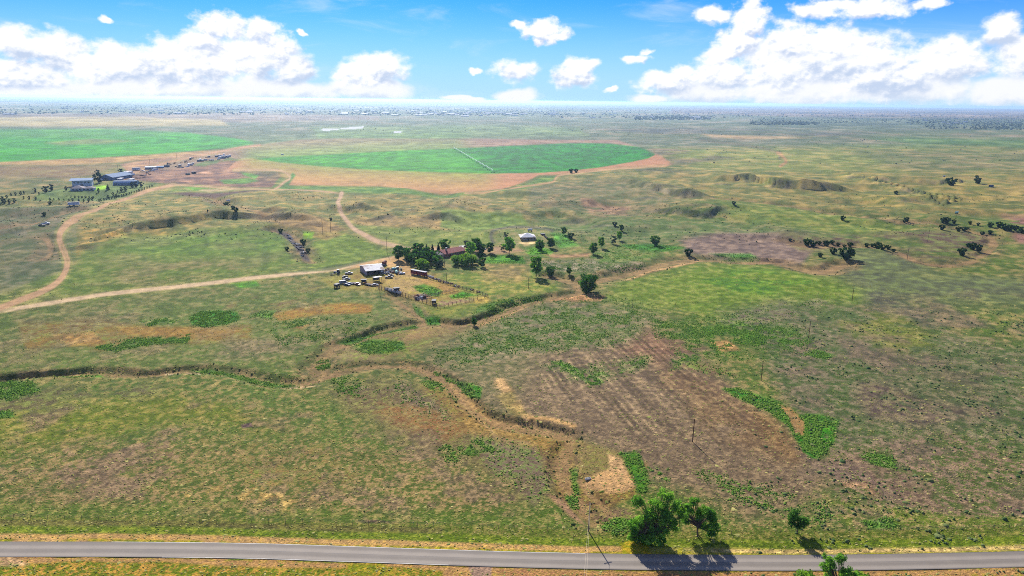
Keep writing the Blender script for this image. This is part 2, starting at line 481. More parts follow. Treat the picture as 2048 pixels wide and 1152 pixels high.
def area(poly, a=None, b=None, mf=None, f=8, wl=0, wm=0, wh=0, op=1.0, thr=None, ns='m', soft=0.18, weed=None, klass=None, line=None, bump=None):
    """lay a kind of ground cover inside an outline; its edge frays with the land's own noise"""
    P = np.asarray(poly, float)
    half = (line or 0)
    mrg = f + 1.3 * (wl + wm + wh) + half
    i = np.nonzero(front & (PX > P[:, 0].min() - mrg) & (PX < P[:, 0].max() + mrg) & (PY > P[:, 1].min() - mrg) & (PY < P[:, 1].max() + mrg))[0]
    if len(i) == 0: return
    asp = np.clip(H / DIST[i] * 1.3, 0.18, 1.0)
    x = PX[i] + nl[0][i] * wl + nm[0][i] * wm + nh[0][i] * wh
    y = PY[i] + (nl[1][i] * wl + nm[1][i] * wm + nh[1][i] * wh) * asp
    d, ins = polydist(x, y, P, line is None)
    s = d - half if line else np.where(ins, -d, d)
    mk = (1 - sst(s, -f, f)) * op
    if thr is not None:
        q = {'l': nl[0], 'm': 0.6 * nm[1] + 0.4 * nh[1], 'h': 0.6 * nh[1] + 0.4 * nx, 's': 0.25 * nm[1] + 0.50 * nh[0] + 0.40 * nx}[ns][i]
        mk = mk * sst(q, thr - soft, thr + soft)
    if a is not None: CA[i] += (col(*a) - CA[i]) * mk[:, None]
    if b is not None: CB[i] += (col(*b) - CB[i]) * mk[:, None]
    elif a is not None: CB[i] += (col(*[min(255, c * 1.12 + 6) for c in a]) - CB[i]) * mk[:, None]
    if mf is not None: MF[i] += (mf - MF[i]) * mk
    if bump is not None: BUMP[i] += (bump - BUMP[i]) * mk
    if weed is not None: WEED[i] = np.maximum(WEED[i] * (1 - mk), weed * mk) if weed > 0 else WEED[i] * (1 - mk)
    if klass is not None: KLASS[i[mk > 0.5]] = klass

def stroke(pts, wpx, *args, n=4, **kw):
    area(smooth_line(pts, n), *args, line=wpx / 2, **kw)

def ell(cx, cy_, rx, ry, n=18, rot=0.0):
    t = np.linspace(0, 2 * np.pi, n, endpoint=False)
    u, v = rx * np.cos(t), ry * np.sin(t)
    return np.stack([cx + u * math.cos(rot) - v * math.sin(rot), cy_ + u * math.sin(rot) + v * math.cos(rot)], 1)

# ------------------------------------------------------------------ ground cover, from the far plain to the near verge
W = 2100
# far plain
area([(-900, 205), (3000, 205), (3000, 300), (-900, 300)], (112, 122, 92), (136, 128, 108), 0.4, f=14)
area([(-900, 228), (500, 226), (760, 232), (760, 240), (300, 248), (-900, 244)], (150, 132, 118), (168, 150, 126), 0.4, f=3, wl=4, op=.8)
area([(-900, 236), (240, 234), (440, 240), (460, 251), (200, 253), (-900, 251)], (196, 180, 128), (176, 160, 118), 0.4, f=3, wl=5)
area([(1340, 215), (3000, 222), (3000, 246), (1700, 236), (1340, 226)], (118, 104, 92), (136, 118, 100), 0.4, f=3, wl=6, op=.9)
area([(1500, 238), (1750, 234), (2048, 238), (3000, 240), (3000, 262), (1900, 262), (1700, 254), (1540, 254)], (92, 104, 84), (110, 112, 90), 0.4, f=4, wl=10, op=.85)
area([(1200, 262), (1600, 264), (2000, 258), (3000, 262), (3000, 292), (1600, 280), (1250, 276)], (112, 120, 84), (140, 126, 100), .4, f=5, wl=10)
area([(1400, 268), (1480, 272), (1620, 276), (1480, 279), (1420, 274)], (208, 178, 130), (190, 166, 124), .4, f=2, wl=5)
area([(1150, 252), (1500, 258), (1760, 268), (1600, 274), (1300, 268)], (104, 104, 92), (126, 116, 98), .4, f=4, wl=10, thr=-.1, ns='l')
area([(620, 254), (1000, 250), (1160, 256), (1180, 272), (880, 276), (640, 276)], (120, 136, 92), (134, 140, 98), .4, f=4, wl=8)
# left pivot (far green crop) and its margins
area([(-900, 262), (200, 258), (380, 266), (470, 276), (505, 283), (508, 287), (470, 294), (330, 307), (160, 318), (0, 324), (-900, 340)], (62, 154, 44), (86, 170, 58), .45, f=2, klass=2, bump=.5)
area([(-900, 262), (200, 258), (380, 266), (300, 272), (60, 276), (-900, 280)], (84, 146, 62), (108, 156, 76), .45, f=4, wl=8, op=.8)
area([(90, 286), (180, 277), (270, 281), (210, 287), (120, 290)], (150, 150, 92), (168, 150, 96), .45, f=3, wl=6, op=.75)
area([(-900, 344), (0, 325), (200, 316), (330, 308), (440, 299), (420, 304), (330, 315), (230, 326), (120, 331), (0, 331), (-900, 352)], (204, 168, 112), (190, 158, 108), .4, f=1.6, wl=3)
area([(-900, 350), (0, 331), (120, 331), (235, 328), (180, 352), (140, 362), (100, 374), (40, 392), (0, 398), (-900, 470)], (120, 122, 70), (144, 126, 86), .5, f=3, wl=4)
area([(-200, 338), (0, 334), (130, 332), (240, 330), (190, 350), (130, 356), (60, 350), (-100, 360)], (158, 126, 94), (138, 124, 78), .5, f=5, wl=14, thr=-.05, ns='l', op=.8)
area([(240, 328), (330, 314), (440, 300), (470, 302), (440, 322), (330, 336), (260, 346)], (170, 132, 104), (196, 158, 116), .4, f=2, wl=3)
# yards left of the half circle
area([(228, 350), (300, 336), (380, 330), (470, 320), (520, 338), (560, 344), (566, 352), (545, 374), (400, 378), (330, 366), (262, 360), (240, 362)], (128, 96, 84), (158, 122, 96), .5, f=2, wl=5, wm=3)
stroke([(300, 344), (345, 352), (400, 345), (460, 342)], 3, (176, 140, 110), f=2, wm=3, op=.7)
stroke([(330, 362), (400, 356), (470, 352), (540, 350)], 4, (92, 74, 70), f=2, wm=5, op=.6)
area([(440, 360), (500, 356), (520, 362), (490, 368), (450, 368)], (96, 138, 62), (112, 140, 70), .4, f=2, wl=5)
area([(482, 344), (520, 350), (512, 358), (490, 350)], (104, 142, 66), None, .4, f=2, wl=3)
area([(300, 330), (340, 318), (430, 308), (465, 308), (440, 322), (400, 330), (330, 340)], (176, 146, 118), (150, 130, 104), .5, f=2, wm=5)
area([(386, 330), (410, 322), (440, 318), (436, 326), (410, 332)], (112, 132, 72), (140, 128, 84), .4, f=2, wm=5)
# ploughed ground round the half circle
area([(440, 305), (505, 290), (600, 278.5), (720, 276), (900, 277), (1100, 279.5), (1235, 280.5), (1272, 293), (1220, 290), (1000, 295), (700, 310), (505, 320), (470, 318)], (158, 128, 104), (172, 142, 116), .45, f=1.3, klass=3, bump=.6)
area([(455, 338), (472, 322), (505, 316), (600, 326), (900, 340), (1140, 338), (1310, 305), (1348, 328), (1330, 334), (1290, 335), (1200, 341.5), (1150, 348), (1110, 350), (1078, 350), (1065, 357), (1030, 370), (1000, 380), (960, 386), (900, 388.5), (850, 387), (810, 380), (770, 373), (720, 372), (640, 370.5), (578, 370), (590, 355), (562, 341), (520, 339)], (206, 152, 112), (188, 136, 100), .45, f=1.6, klass=3, bump=.6)
area([(560, 345), (800, 352), (1070, 352), (1000, 378), (900, 386), (820, 380), (640, 368), (590, 366)], (222, 166, 118), (202, 146, 104), .45, f=8, wl=10, thr=-.2, ns='l', op=.8)
# the half circle of green crop
HALF = [(508, 317), (560, 325), (640, 332.5), (720, 338), (800, 342.2), (900, 346), (990, 347.2), (1070, 346.2), (1140, 342.3), (1200, 335), (1260, 325), (1297, 317), (1311, 310), (1303, 302.5), (1272, 293.5), (1222, 287.5), (1170, 286.3), (1100, 288), (1000, 292.5), (905, 297), (800, 302), (700, 307), (600, 312)]
area(HALF, (36, 124, 28), (50, 142, 36), .45, f=1.1, klass=2, bump=.5)
area([(510, 317), (640, 332), (900, 346), (960, 346), (905, 298), (700, 307)], (94, 170, 34), (114, 184, 44), .45, f=60, op=.9)  # left part lightened: sunlit gradient painted into the crop colour
pcx, pcy = [float(v) for v in unproj(905, 297)]
rad = np.hypot(X - pcx, Y - pcy)
cropm = (KLASS == 2) & (PX > 500)
ringw = (np.abs((rad % 55.0) - 27.5) > 24.5) * (0.75 + 0.25 * nh[0])
rowv = 0.93 + 0.12 * np.sin(rad / 3.1 + 2 * nl[0]) + 0.10 * nm[0]
CA[cropm] *= (rowv * (1 - 0.35 * ringw))[cropm][:, None]; CB[cropm] *= (rowv * (1 - 0.35 * ringw))[cropm][:, None]
crop2 = (KLASS == 2) & (PX <= 500)
rad2 = np.hypot(X - float(unproj(-100, 285)[0]), Y - float(unproj(-100, 285)[1]))
rv = 0.95 + 0.10 * np.sin(rad2 / 9.0) + 0.12 * nm[1]
CA[crop2] *= rv[crop2][:, None]; CB[crop2] *= rv[crop2][:, None]
pl = KLASS == 3
rowp = 1 + 0.09 * np.sin(rad / 4.2 + 3 * nl[1]) * (0.5 + 0.5 * nm[0]) + 0.10 * nm[1]
CA[pl] *= rowp[pl][:, None]; CB[pl] *= rowp[pl][:, None]
# plain right of the half circle
area([(1320, 300), (1700, 290), (2048, 284), (3000, 300), (3000, 345), (1700, 345), (1400, 340)], (142, 146, 78), (160, 146, 92), .4, f=12, wl=20)
area([(1280, 285), (1400, 300), (1500, 312), (1340, 330), (1310, 308)], (126, 120, 88), (146, 128, 98), .4, f=5, wl=10, thr=-.1)
area([(1600, 282), (1800, 276), (2048, 280), (2400, 284), (2048, 300), (1750, 300)], (92, 120, 66), (112, 124, 76), .4, f=6, wl=14, thr=-.1, ns='l')
stroke([(1400, 280), (1500, 292), (1560, 306), (1560, 318)], 5, (116, 106, 80), f=3, wm=3, op=.8)
stroke([(1556, 306), (1566, 312), (1572, 324), (1560, 332)], 5, (176, 140, 96), f=2, wm=2)
area([(1230, 334), (1340, 338), (1420, 348), (1500, 370), (1560, 398), (1500, 400), (1420, 372), (1320, 350)], (108, 92, 78), (124, 112, 78), .45, f=6, wm=10, op=.75)
area([(1500, 376), (1600, 392), (1680, 415), (1720, 428), (1640, 420), (1540, 402)], (124, 96, 80), (158, 128, 92), .5, f=5, wm=8, op=.9)
area([(1700, 300), (2100, 296), (2100, 350), (1820, 350)], (112, 118, 74), (132, 120, 88), .5, f=14, wl=20, op=.7)
# rolling grass hills
area([(0, 372), (350, 374), (560, 380), (680, 384), (900, 392), (1000, 386), (1080, 366), (1200, 346), (1400, 344), (1700, 342), (2100, 344), (2100, 440), (1700, 430), (1440, 404), (1250, 440), (1000, 470), (700, 470), (560, 466), (360, 470), (160, 480), (0, 500), (-400, 520), (-400, 400)], (128, 130, 74), (162, 142, 88), .5, f=8, wl=8)
area([(1050, 372), (1250, 360), (1420, 400), (1250, 440), (1060, 420)], (112, 116, 74), (134, 120, 88), .5, f=12, wl=16, op=.8)
area([(1420, 348), (1700, 345), (1800, 350), (1700, 372), (1500, 372)], (138, 138, 76), (162, 146, 86), .5, f=10, wl=18, thr=-.15, op=.8)
area([(1660, 385), (1900, 365), (2000, 372), (1960, 420), (1760, 420)], (140, 138, 72), (166, 146, 86), .5, f=14, wl=24, thr=-.1, op=.8)
area([(-100, 420), (100, 400), (240, 398), (140, 445), (112, 480), (110, 540), (60, 575), (-100, 600)], (100, 110, 66), (122, 112, 84), .5, f=10, wl=14)
area([(160, 450), (250, 470), (350, 462), (380, 470), (250, 510), (160, 530), (150, 500)], (140, 132, 70), (186, 150, 86), .5, f=6, wl=12, op=.9)
area([(520, 446), (640, 446), (690, 462), (640, 470), (570, 462)], (156, 128, 84), (176, 146, 96), .5, f=5, wl=8, op=.9)
area([(700, 440), (860, 440), (980, 446), (940, 462), (800, 458), (720, 452)], (158, 138, 90), (176, 148, 98), .5, f=5, wl=6, op=.9)
area([(830, 404), (990, 400), (1000, 412), (900, 418), (820, 412)], (134, 132, 80), (160, 140, 92), .5, f=5, wl=6)
area([(700, 400), (800, 402), (900, 412), (860, 424), (740, 414)], (150, 142, 84), (172, 150, 94), .5, f=5, wl=6, op=.8)
area([(1160, 400), (1260, 412), (1250, 446), (1180, 440)], (158, 126, 100), (176, 142, 108), .5, f=5, wl=8, thr=.0)
area([(-200, 580), (0, 545), (110, 470), (130, 440), (180, 430), (150, 480), (120, 560), (0, 610)], (96, 108, 66), (112, 110, 84), .5, f=10, wl=12, op=.6)
# dark strip by the left track and home lawns
area([(340, 388), (400, 384), (545, 382), (470, 390), (430, 397), (380, 394)], (98, 76, 68), (118, 92, 76), .4, f=2, wm=4)
area([(326, 374), (430, 374), (540, 378), (420, 386), (350, 384)], (124, 142, 66), (150, 142, 88), .45, f=3, wl=5)
area([(366, 372), (400, 370), (420, 376), (390, 381)], (108, 158, 60), (120, 160, 70), .4, f=3, wl=4)
area([(400, 380), (440, 378), (480, 380), (420, 384)], (198, 176, 134), None, .4, f=2, wl=4)
area([(84, 384), (140, 376), (200, 372), (262, 368), (296, 372), (260, 392), (200, 404), (60, 404)], (100, 120, 64), (122, 128, 74), .45, f=3, wl=5)
area([(190, 371), (214, 370), (212, 379), (188, 382)], (150, 190, 60), (160, 192, 72), .4, f=2, wm=2)
area([(60, 400), (200, 404), (300, 376), (320, 372), (240, 404), (150, 414), (30, 412)], (128, 130, 72), (156, 138, 92), .5, f=3, wl=4)
# irrigated strip south of the ploughed field
area([(550, 372), (700, 374), (760, 374), (820, 384), (880, 391), (980, 388), (1050, 368), (1080, 356), (1110, 352), (1105, 362), (1040, 380), (990, 390), (900, 396), (700, 388), (560, 380)], (98, 136, 60), (128, 138, 70), .45, f=3, wl=6)
area([(585, 345), (592, 350), (572, 372), (562, 372)], (92, 132, 58), None, .4, f=1.5)
# big green meadows of the middle ground
area([(140, 540), (160, 505), (240, 478), (370, 470), (520, 468), (580, 482), (610, 530), (560, 556), (300, 590), (100, 610), (-100, 630)], (112, 130, 52), (132, 130, 72), .42, f=7, wl=10)
area([(250, 478), (420, 468), (540, 466), (590, 490), (520, 520), (380, 512), (260, 510)], (104, 132, 48), (122, 136, 62), .4, f=12, wl=20, op=.85)
area([(190, 540), (300, 530), (420, 515), (520, 540), (400, 560), (240, 570)], (126, 128, 62), (146, 130, 88), .5, f=12, wl=22, op=.7, thr=-.15)
area([(620, 486), (680, 466), (760, 496), (792, 512), (640, 544), (600, 540)], (118, 136, 54), (136, 140, 70), .4, f=4, wl=6)
area([(612, 474), (660, 468), (690, 470), (650, 482)], (168, 148, 86), None, .4, f=3, wl=3)
area([(606, 470), (628, 470), (622, 480), (606, 480)], (140, 170, 56), None, .4, f=2, wl=2)
area([(700, 450), (780, 458), (960, 468), (985, 470), (990, 490), (900, 494), (820, 494), (760, 484), (710, 462)], (134, 144, 70), (152, 146, 86), .4, f=3, wl=4)
area([(880, 430), (1040, 434), (1060, 452), (960, 466), (880, 458)], (124, 144, 66), (140, 146, 80), .4, f=4, wl=6, op=.85)
area([(1050, 432), (1250, 430), (1420, 440), (1560, 450), (1700, 470), (1560, 480), (1400, 486), (1200, 480), (1130, 470)], (108, 126, 66), (130, 124, 84), .45, f=12, wl=18)
area([(1440, 412), (1600, 425), (1760, 445), (1820, 455), (1760, 470), (1600, 460), (1460, 438)], (124, 138, 66), (146, 140, 78), .45, f=8, wl=12)
# mauve-brown ground right of the grove
area([(1350, 478), (1450, 462), (1560, 470), (1640, 480), (1600, 530), (1480, 515), (1380, 505)], (136, 116, 104), (154, 132, 112), .45, f=8, wl=14)
area([(1560, 470), (1700, 470), (1900, 462), (1980, 470), (1960, 520), (1840, 520), (1700, 500), (1600, 500)], (124, 100, 84), (126, 124, 76), .5, f=10, wl=18, thr=-.2)
area([(1660, 500), (1800, 500), (2048, 520), (2300, 530), (2200, 620), (1900, 600), (1760, 600), (1680, 560)], (112, 104, 88), (98, 112, 70), .5, f=34, wl=40, thr=-.05, ns='l', op=.7)
area([(2000, 430), (2200, 430), (2200, 500), (2030, 490)], (134, 100, 86), None, .5, f=12, wl=20, thr=-.1)
stroke([(1640, 545), (1700, 560), (1760, 595), (1830, 630), (1900, 680), (1960, 720), (2048, 740)], 34, (98, 92, 80), (108, 104, 78), .5, f=16, wl=14, thr=-.15, op=.85)
# yellow-green meadow right of the creek
area([(1210, 600), (1240, 566), (1300, 545), (1400, 527), (1500, 527), (1600, 538), (1680, 546), (1740, 580), (1700, 640), (1600, 640), (1460, 632), (1340, 620), (1260, 640)], (120, 140, 50), (140, 142, 72), .4, f=22, wl=26, op=.85)
area([(1380, 540), (1520, 536), (1640, 560), (1560, 590), (1420, 580)], (96, 136, 46), (122, 142, 56), .4, f=10, wl=20, thr=-.05)
area([(1590, 610), (1640, 596), (1660, 604), (1620, 620)], (160, 142, 116), (140, 140, 88), .45, f=3, wm=6, weed=.15)
area([(1450, 620), (1560, 600), (1700, 600), (1900, 660), (2100, 700), (2100, 1080), (1700, 1050), (1640, 900), (1560, 760)], (98, 112, 62), (130, 120, 92), .5, f=26, wl=24)
area([(1660, 640), (1800, 620), (1900, 690), (1780, 710)], (134, 138, 62), (146, 136, 82), .45, f=20, wl=24, thr=-.2)
area([(1700, 720), (1820, 700), (1960, 740), (2000, 800), (1860, 860), (1740, 840)], (112, 96, 84), (128, 116, 86), .5, f=24, wl=30, thr=-.1, ns='l')
area([(1740, 730), (2100, 690), (2100, 1000), (1860, 1000)], (92, 104, 64), (118, 112, 82), .5, f=20, wl=30, thr=.15, ns='s')
area([(1650, 900), (1900, 870), (2100, 900), (2100, 1050), (1700, 1040)], (104, 112, 62), (144, 120, 98), .5, f=20, wl=30)
area([(1640, 920), (1740, 900), (1900, 990), (2048, 1000), (2048, 1030), (1800, 1000)], (136, 112, 94), (152, 130, 102), .5, f=14, wl=30, thr=-.2, ns='m')
# meadow below the left road
area([(-300, 640), (200, 600), (450, 580), (650, 556), (740, 590), (840, 640), (720, 660), (620, 715), (560, 750), (300, 735), (100, 738), (-300, 760)], (110, 124, 58), (136, 128, 82), .45, f=10, wl=12)
area([(20, 650), (160, 640), (330, 655), (500, 650), (500, 678), (300, 690), (200, 700), (110, 690), (40, 700)], (168, 136, 74), (130, 128, 66), .45, f=8, wl=18, wm=8, thr=-.2)
area([(230, 652), (380, 650), (480, 658), (440, 678), (330, 672), (250, 668)], (176, 138, 74), (160, 134, 76), .4, f=6, wl=12, wm=6)
area([(100, 672), (180, 665), (200, 685), (130, 692)], (176, 138, 80), None, .4, f=5, wl=8, wm=6)
area([(540, 628), (620, 612), (690, 604), (745, 610), (740, 626), (640, 628), (560, 640)], (178, 136, 72), (150, 134, 68), .4, f=4, wl=9, wm=5)
area([(560, 650), (590, 640), (620, 648), (590, 662)], (172, 136, 76), None, .4, f=4, wl=8, wm=5, thr=-.1)
area([(440, 605), (560, 580), (640, 570), (560, 620), (470, 625)], (150, 124, 86), (134, 128, 72), .5, f=8, wl=14, thr=-.05)
area([(378, 634), (400, 622), (440, 620), (475, 624), (480, 638), (450, 648), (410, 653), (385, 645)], (68, 132, 34), (86, 140, 44), .35, f=3, wl=3, wm=3, weed=1.0)
area([(500, 632), (520, 622), (550, 622), (540, 634)], (84, 134, 44), None, .4, f=4, wl=4, weed=.5)
area([(190, 694), (240, 678), (330, 672), (380, 668), (370, 684), (290, 690), (230, 704)], (78, 118, 42), (110, 124, 56), .4, f=4, wl=8, wm=5, thr=-.25, ns='s', weed=.9)
area([(280, 640), (330, 634), (350, 642), (300, 650)], (84, 124, 46), None, .4, f=4, wl=6, thr=-.2, ns='s', weed=.7)
area([(460, 566), (510, 562), (520, 572), (480, 576)], (96, 148, 46), None, .4, f=3, wl=4)
area([(520, 640), (740, 630), (700, 670), (560, 690)], (100, 122, 50), (130, 128, 76), .45, f=8, wl=10, thr=0, ns='s', weed=.25)
area([(440, 680), (620, 672), (600, 700), (440, 720)], (116, 118, 72), (140, 126, 96), .5, f=10, wl=14, op=.7)
# ranch yard
area([(640, 560), (700, 544), (790, 520), (830, 545), (870, 545), (975, 590), (975, 600), (880, 616), (760, 580), (690, 578)], (176, 150, 86), (150, 140, 74), .45, f=6, wl=8)
area([(640, 556), (700, 550), (710, 572), (700, 582), (660, 574)], (176, 160, 84), (150, 142, 74), .45, f=6, wm=6, op=.85)
area([(770, 548), (830, 540), (860, 552), (860, 566), (840, 580), (800, 586), (770, 566)], (206, 176, 120), (180, 156, 92), .45, f=4, wl=6)
area([(835, 548), (900, 570), (920, 580), (880, 586), (840, 566)], (206, 162, 96), (170, 150, 80), .45, f=4, wl=6, op=.8)
area([(826, 572), (850, 566), (885, 580), (880, 590), (850, 590)], (86, 146, 44), (120, 148, 56), .4, f=3, wl=5, wm=4, weed=.5)
area([(900, 590), (925, 581), (955, 588), (930, 592), (905, 594)], (86, 150, 44), None, .4, f=3, wm=4, weed=.4)
area([(880, 600), (940, 594), (965, 596), (890, 612), (870, 608)], (184, 150, 116), (140, 140, 80), .45, f=3, wm=4)
area([(826, 590), (850, 584), (862, 592), (850, 600), (832, 600)], (176, 146, 118), (196, 166, 132), .4, f=2, wm=3)
area([(948, 596), (975, 590), (988, 600), (968, 612), (950, 610)], (180, 156, 86), None, .4, f=5, wm=5)
area([(870, 552), (960, 540), (1060, 540), (1120, 575), (1040, 590), (960, 590)], (128, 144, 60), (160, 148, 82), .45, f=6, wl=8)
area([(850, 616), (960, 606), (1060, 586), (1100, 580), (1030, 606), (960, 634), (870, 636)], (120, 132, 56), (144, 136, 70), .45, f=5, wl=8)
area([(960, 612), (1020, 596), (1080, 588), (1090, 592), (1040, 604), (980, 628), (940, 638)], (82, 124, 44), (104, 128, 52), .4, f=4, wl=5, weed=.5)
area([(980, 540), (1010, 530), (1045, 538), (1040, 552), (1000, 554)], (176, 148, 120), (150, 138, 92), .45, f=4, wl=5)
area([(975, 522), (1020, 518), (1060, 530), (1064, 556), (1020, 564), (970, 560), (960, 545)], (142, 132, 76), (166, 142, 92), .45, f=5, wl=6, op=.8)
area([(972, 512), (1000, 508), (1045, 512), (1050, 524), (1000, 524), (970, 524)], (88, 152, 44), (110, 158, 50), .4, f=3, wl=5, weed=.5)
area([(1045, 498), (1080, 492), (1108, 500), (1100, 510), (1060, 508)], (112, 166, 48), (120, 170, 60), .4, f=3, wl=4, weed=.4)
area([(1100, 470), (1130, 470), (1160, 490), (1120, 495)], (96, 142, 60), None, .4, f=4, wl=5, weed=.2)
area([(1080, 506), (1140, 508), (1185, 504), (1180, 512), (1110, 514)], (176, 136, 100), (190, 156, 116), .4, f=3, wl=5)
area([(1080, 520), (1200, 516), (1290, 516), (1300, 530), (1200, 545), (1100, 540)], (124, 128, 84), (160, 146, 122), .5, f=5, wl=8, thr=-.3, ns='s', weed=.35)
area([(1180, 508), (1240, 490), (1330, 500), (1300, 520), (1200, 524)], (110, 138, 60), (140, 134, 84), .45, f=5, wl=8, weed=.15)
area([(1240, 488), (1300, 486), (1370, 494), (1330, 502), (1260, 496)], (76, 138, 46), (90, 142, 52), .4, f=3, wl=4, weed=.5)
area([(1420, 506), (1500, 505), (1520, 515), (1440, 518)], (86, 130, 56), None, .4, f=4, wl=6, thr=-.2, weed=.4)
# round pit beside the pale-roofed house
stroke([(985, 486), (983, 472), (998, 463), (1030, 457), (1080, 459), (1105, 466)], 7, (92, 92, 72), (110, 104, 82), .45, f=2.5, wm=2)
area([(990, 478), (1000, 468), (1040, 464), (1100, 468), (1110, 478), (1060, 490), (1010, 488)], (132, 142, 76), (164, 150, 106), .45, f=3, wl=4)
area([(1036, 484), (1060, 482), (1076, 486), (1050, 492)], (214, 188, 136), None, .4, f=2, wm=2)
# creek sides
area([(700, 680), (760, 660), (840, 652), (930, 650), (960, 640), (1000, 628), (1060, 606), (1110, 600), (1000, 650), (930, 670), (860, 690), (760, 716), (690, 715)], (160, 140, 92), (128, 130, 64), .5, f=6, wl=9)
area([(830, 650), (940, 648), (930, 662), (850, 672), (790, 680)], (190, 156, 110), (160, 140, 86), .45, f=4, wl=8, op=.8)
area([(700, 690), (740, 676), (800, 680), (806, 696), (760, 706), (720, 704)], (84, 134, 40), (118, 136, 54), .4, f=4, wl=6, weed=.6)
area([(650, 700), (700, 690), (740, 712), (800, 716), (740, 722), (680, 722)], (186, 164, 118), (140, 138, 76), .45, f=4, wl=5, op=.8)
# brushy slope and the worked field
FIELD = [(830, 700), (900, 672), (1000, 640), (1080, 610), (1160, 596), (1240, 620), (1300, 640), (1370, 650), (1420, 700), (1480, 760), (1540, 830), (1610, 905), (1680, 960), (1600, 1010), (1480, 1040), (1380, 1000), (1280, 960), (1200, 900), (1140, 862), (1060, 845), (1000, 820), (960, 780), (900, 745), (850, 735)]
area(FIELD, (129, 108, 88), (151, 129, 100), .42, f=34, wl=40, wm=10, bump=.8, op=.92)
area([(820, 690), (960, 645), (1090, 640), (1110, 720), (1040, 800), (960, 790), (890, 745)], (116, 116, 74), (146, 132, 96), .45, f=44, wl=30, wm=12, op=.75)
area([(1220, 660), (1330, 650), (1400, 690), (1330, 720), (1250, 690)], (134, 100, 78), (152, 120, 92), .4, f=24, wl=28, op=.75)
area([(1320, 720), (1400, 740), (1500, 800), (1600, 900), (1560, 920), (1420, 830), (1330, 770)], (126, 100, 74), (150, 124, 88), .4, f=24, wl=30, op=.7)
area([(1380, 810), (1480, 830), (1560, 880), (1620, 920), (1580, 930), (1480, 900), (1400, 860)], (134, 108, 78), (156, 130, 92), .4, f=20, wl=26, thr=-.1, op=.7)
area([(1500, 820), (1560, 840), (1620, 915), (1590, 925), (1530, 880)], (126, 98, 66), (150, 122, 82), .4, f=14, wl=18, op=.75)
area([(900, 690), (1000, 650), (1100, 615), (1250, 620), (1330, 640), (1260, 680), (1120, 690), (980, 720)], (134, 126, 92), (164, 144, 118), .45, f=14, wl=20, op=.7)
area([(850, 700), (960, 660), (1080, 620), (1200, 600), (1300, 620), (1290, 660), (1160, 690), (1020, 690), (960, 720), (880, 715)], (98, 120, 60), (128, 128, 80), .4, f=22, wl=24, thr=-.22, ns='s', weed=.45, soft=.35, op=.8)
area([(1110, 726), (1180, 740), (1250, 720), (1310, 700), (1290, 728), (1200, 765), (1150, 750)], (100, 120, 62), None, .4, f=18, wl=22, thr=-.05, ns='s', weed=.38, soft=.35, op=.75)
area([(1110, 722), (1130, 722), (1210, 764), (1190, 768)], (88, 126, 46), None, .4, f=5, wl=6, thr=-.15, ns='s', weed=.95)
area([(1310, 640), (1420, 640), (1500, 628), (1600, 660), (1620, 690), (1560, 700), (1460, 704), (1400, 730), (1360, 730), (1370, 690), (1330, 660)], (90, 122, 48), (128, 132, 72), .4, f=18, wl=26, thr=-.15, ns='s', weed=.6, soft=.3, op=.85)
area([(1410, 655), (1500, 645), (1590, 665), (1560, 690), (1440, 700)], (80, 130, 38), (110, 138, 52), .35, f=10, wl=18, thr=-.05, ns='s', weed=.8, soft=.2)
area([(1420, 685), (1450, 680), (1480, 700), (1445, 704)], (196, 158, 104), None, .4, f=4, wm=6)
area([(1360, 728), (1420, 724), (1480, 750), (1420, 748)], (150, 124, 92), (126, 132, 70), .45, f=6, wl=8, weed=.3)
area([(1600, 710), (1640, 700), (1676, 712), (1650, 718)], (72, 126, 36), None, .35, f=3, wm=5, weed=1.0)
area([(1440, 640), (1560, 600), (1620, 610), (1570, 640), (1480, 650)], (160, 140, 122), (128, 132, 80), .45, f=8, wl=12, thr=-.05, op=.8, weed=.2)
# the bright green run right of the field
area([(1450, 780), (1480, 778), (1520, 790), (1560, 800), (1600, 830), (1640, 826), (1676, 840), (1670, 880), (1640, 916), (1620, 916), (1600, 888), (1580, 850), (1540, 822), (1480, 796)], (68, 130, 34), (92, 140, 42), .35, f=5, wl=9, wm=5, thr=-.55, ns='s', weed=1.0)
area([(1600, 880), (1630, 866), (1650, 880), (1646, 908), (1625, 918), (1606, 902)], (58, 128, 30), (72, 134, 36), .3, f=4, wl=5, weed=1.0)
area([(1556, 808), (1580, 815), (1610, 842), (1608, 870), (1590, 868), (1578, 836)], (184, 148, 96), (170, 136, 90), .4, f=3, wm=4, weed=0)
area([(1600, 905), (1640, 925), (1700, 930), (1760, 960), (1700, 970), (1640, 940)], (132, 108, 92), None, .4, f=8, wl=10, op=.8)
area([(1730, 910), (1780, 900), (1800, 930), (1760, 940)], (84, 120, 50), None, .4, f=10, wl=14, thr=-.1, ns='s', weed=.6)
area([(1380, 940), (1460, 960), (1560, 990), (1660, 1000), (1680, 1030), (1560, 1020), (1440, 1000)], (112, 120, 68), (150, 134, 98), .45, f=20, wl=30, thr=.02, ns='s', weed=.22, soft=.3)
area([(1680, 960), (1730, 960), (1760, 985), (1700, 990)], (188, 150, 112), None, .4, f=8, wl=14, thr=-.1)
area([(1660, 1000), (1760, 1010), (1900, 1030), (2048, 1035), (2048, 1055), (1700, 1055)], (122, 132, 60), (168, 148, 100), .45, f=8, wl=12)
area([(1720, 1040), (1780, 1036), (1800, 1056), (1740, 1056)], (76, 124, 40), None, .4, f=5, wl=6, weed=.7)
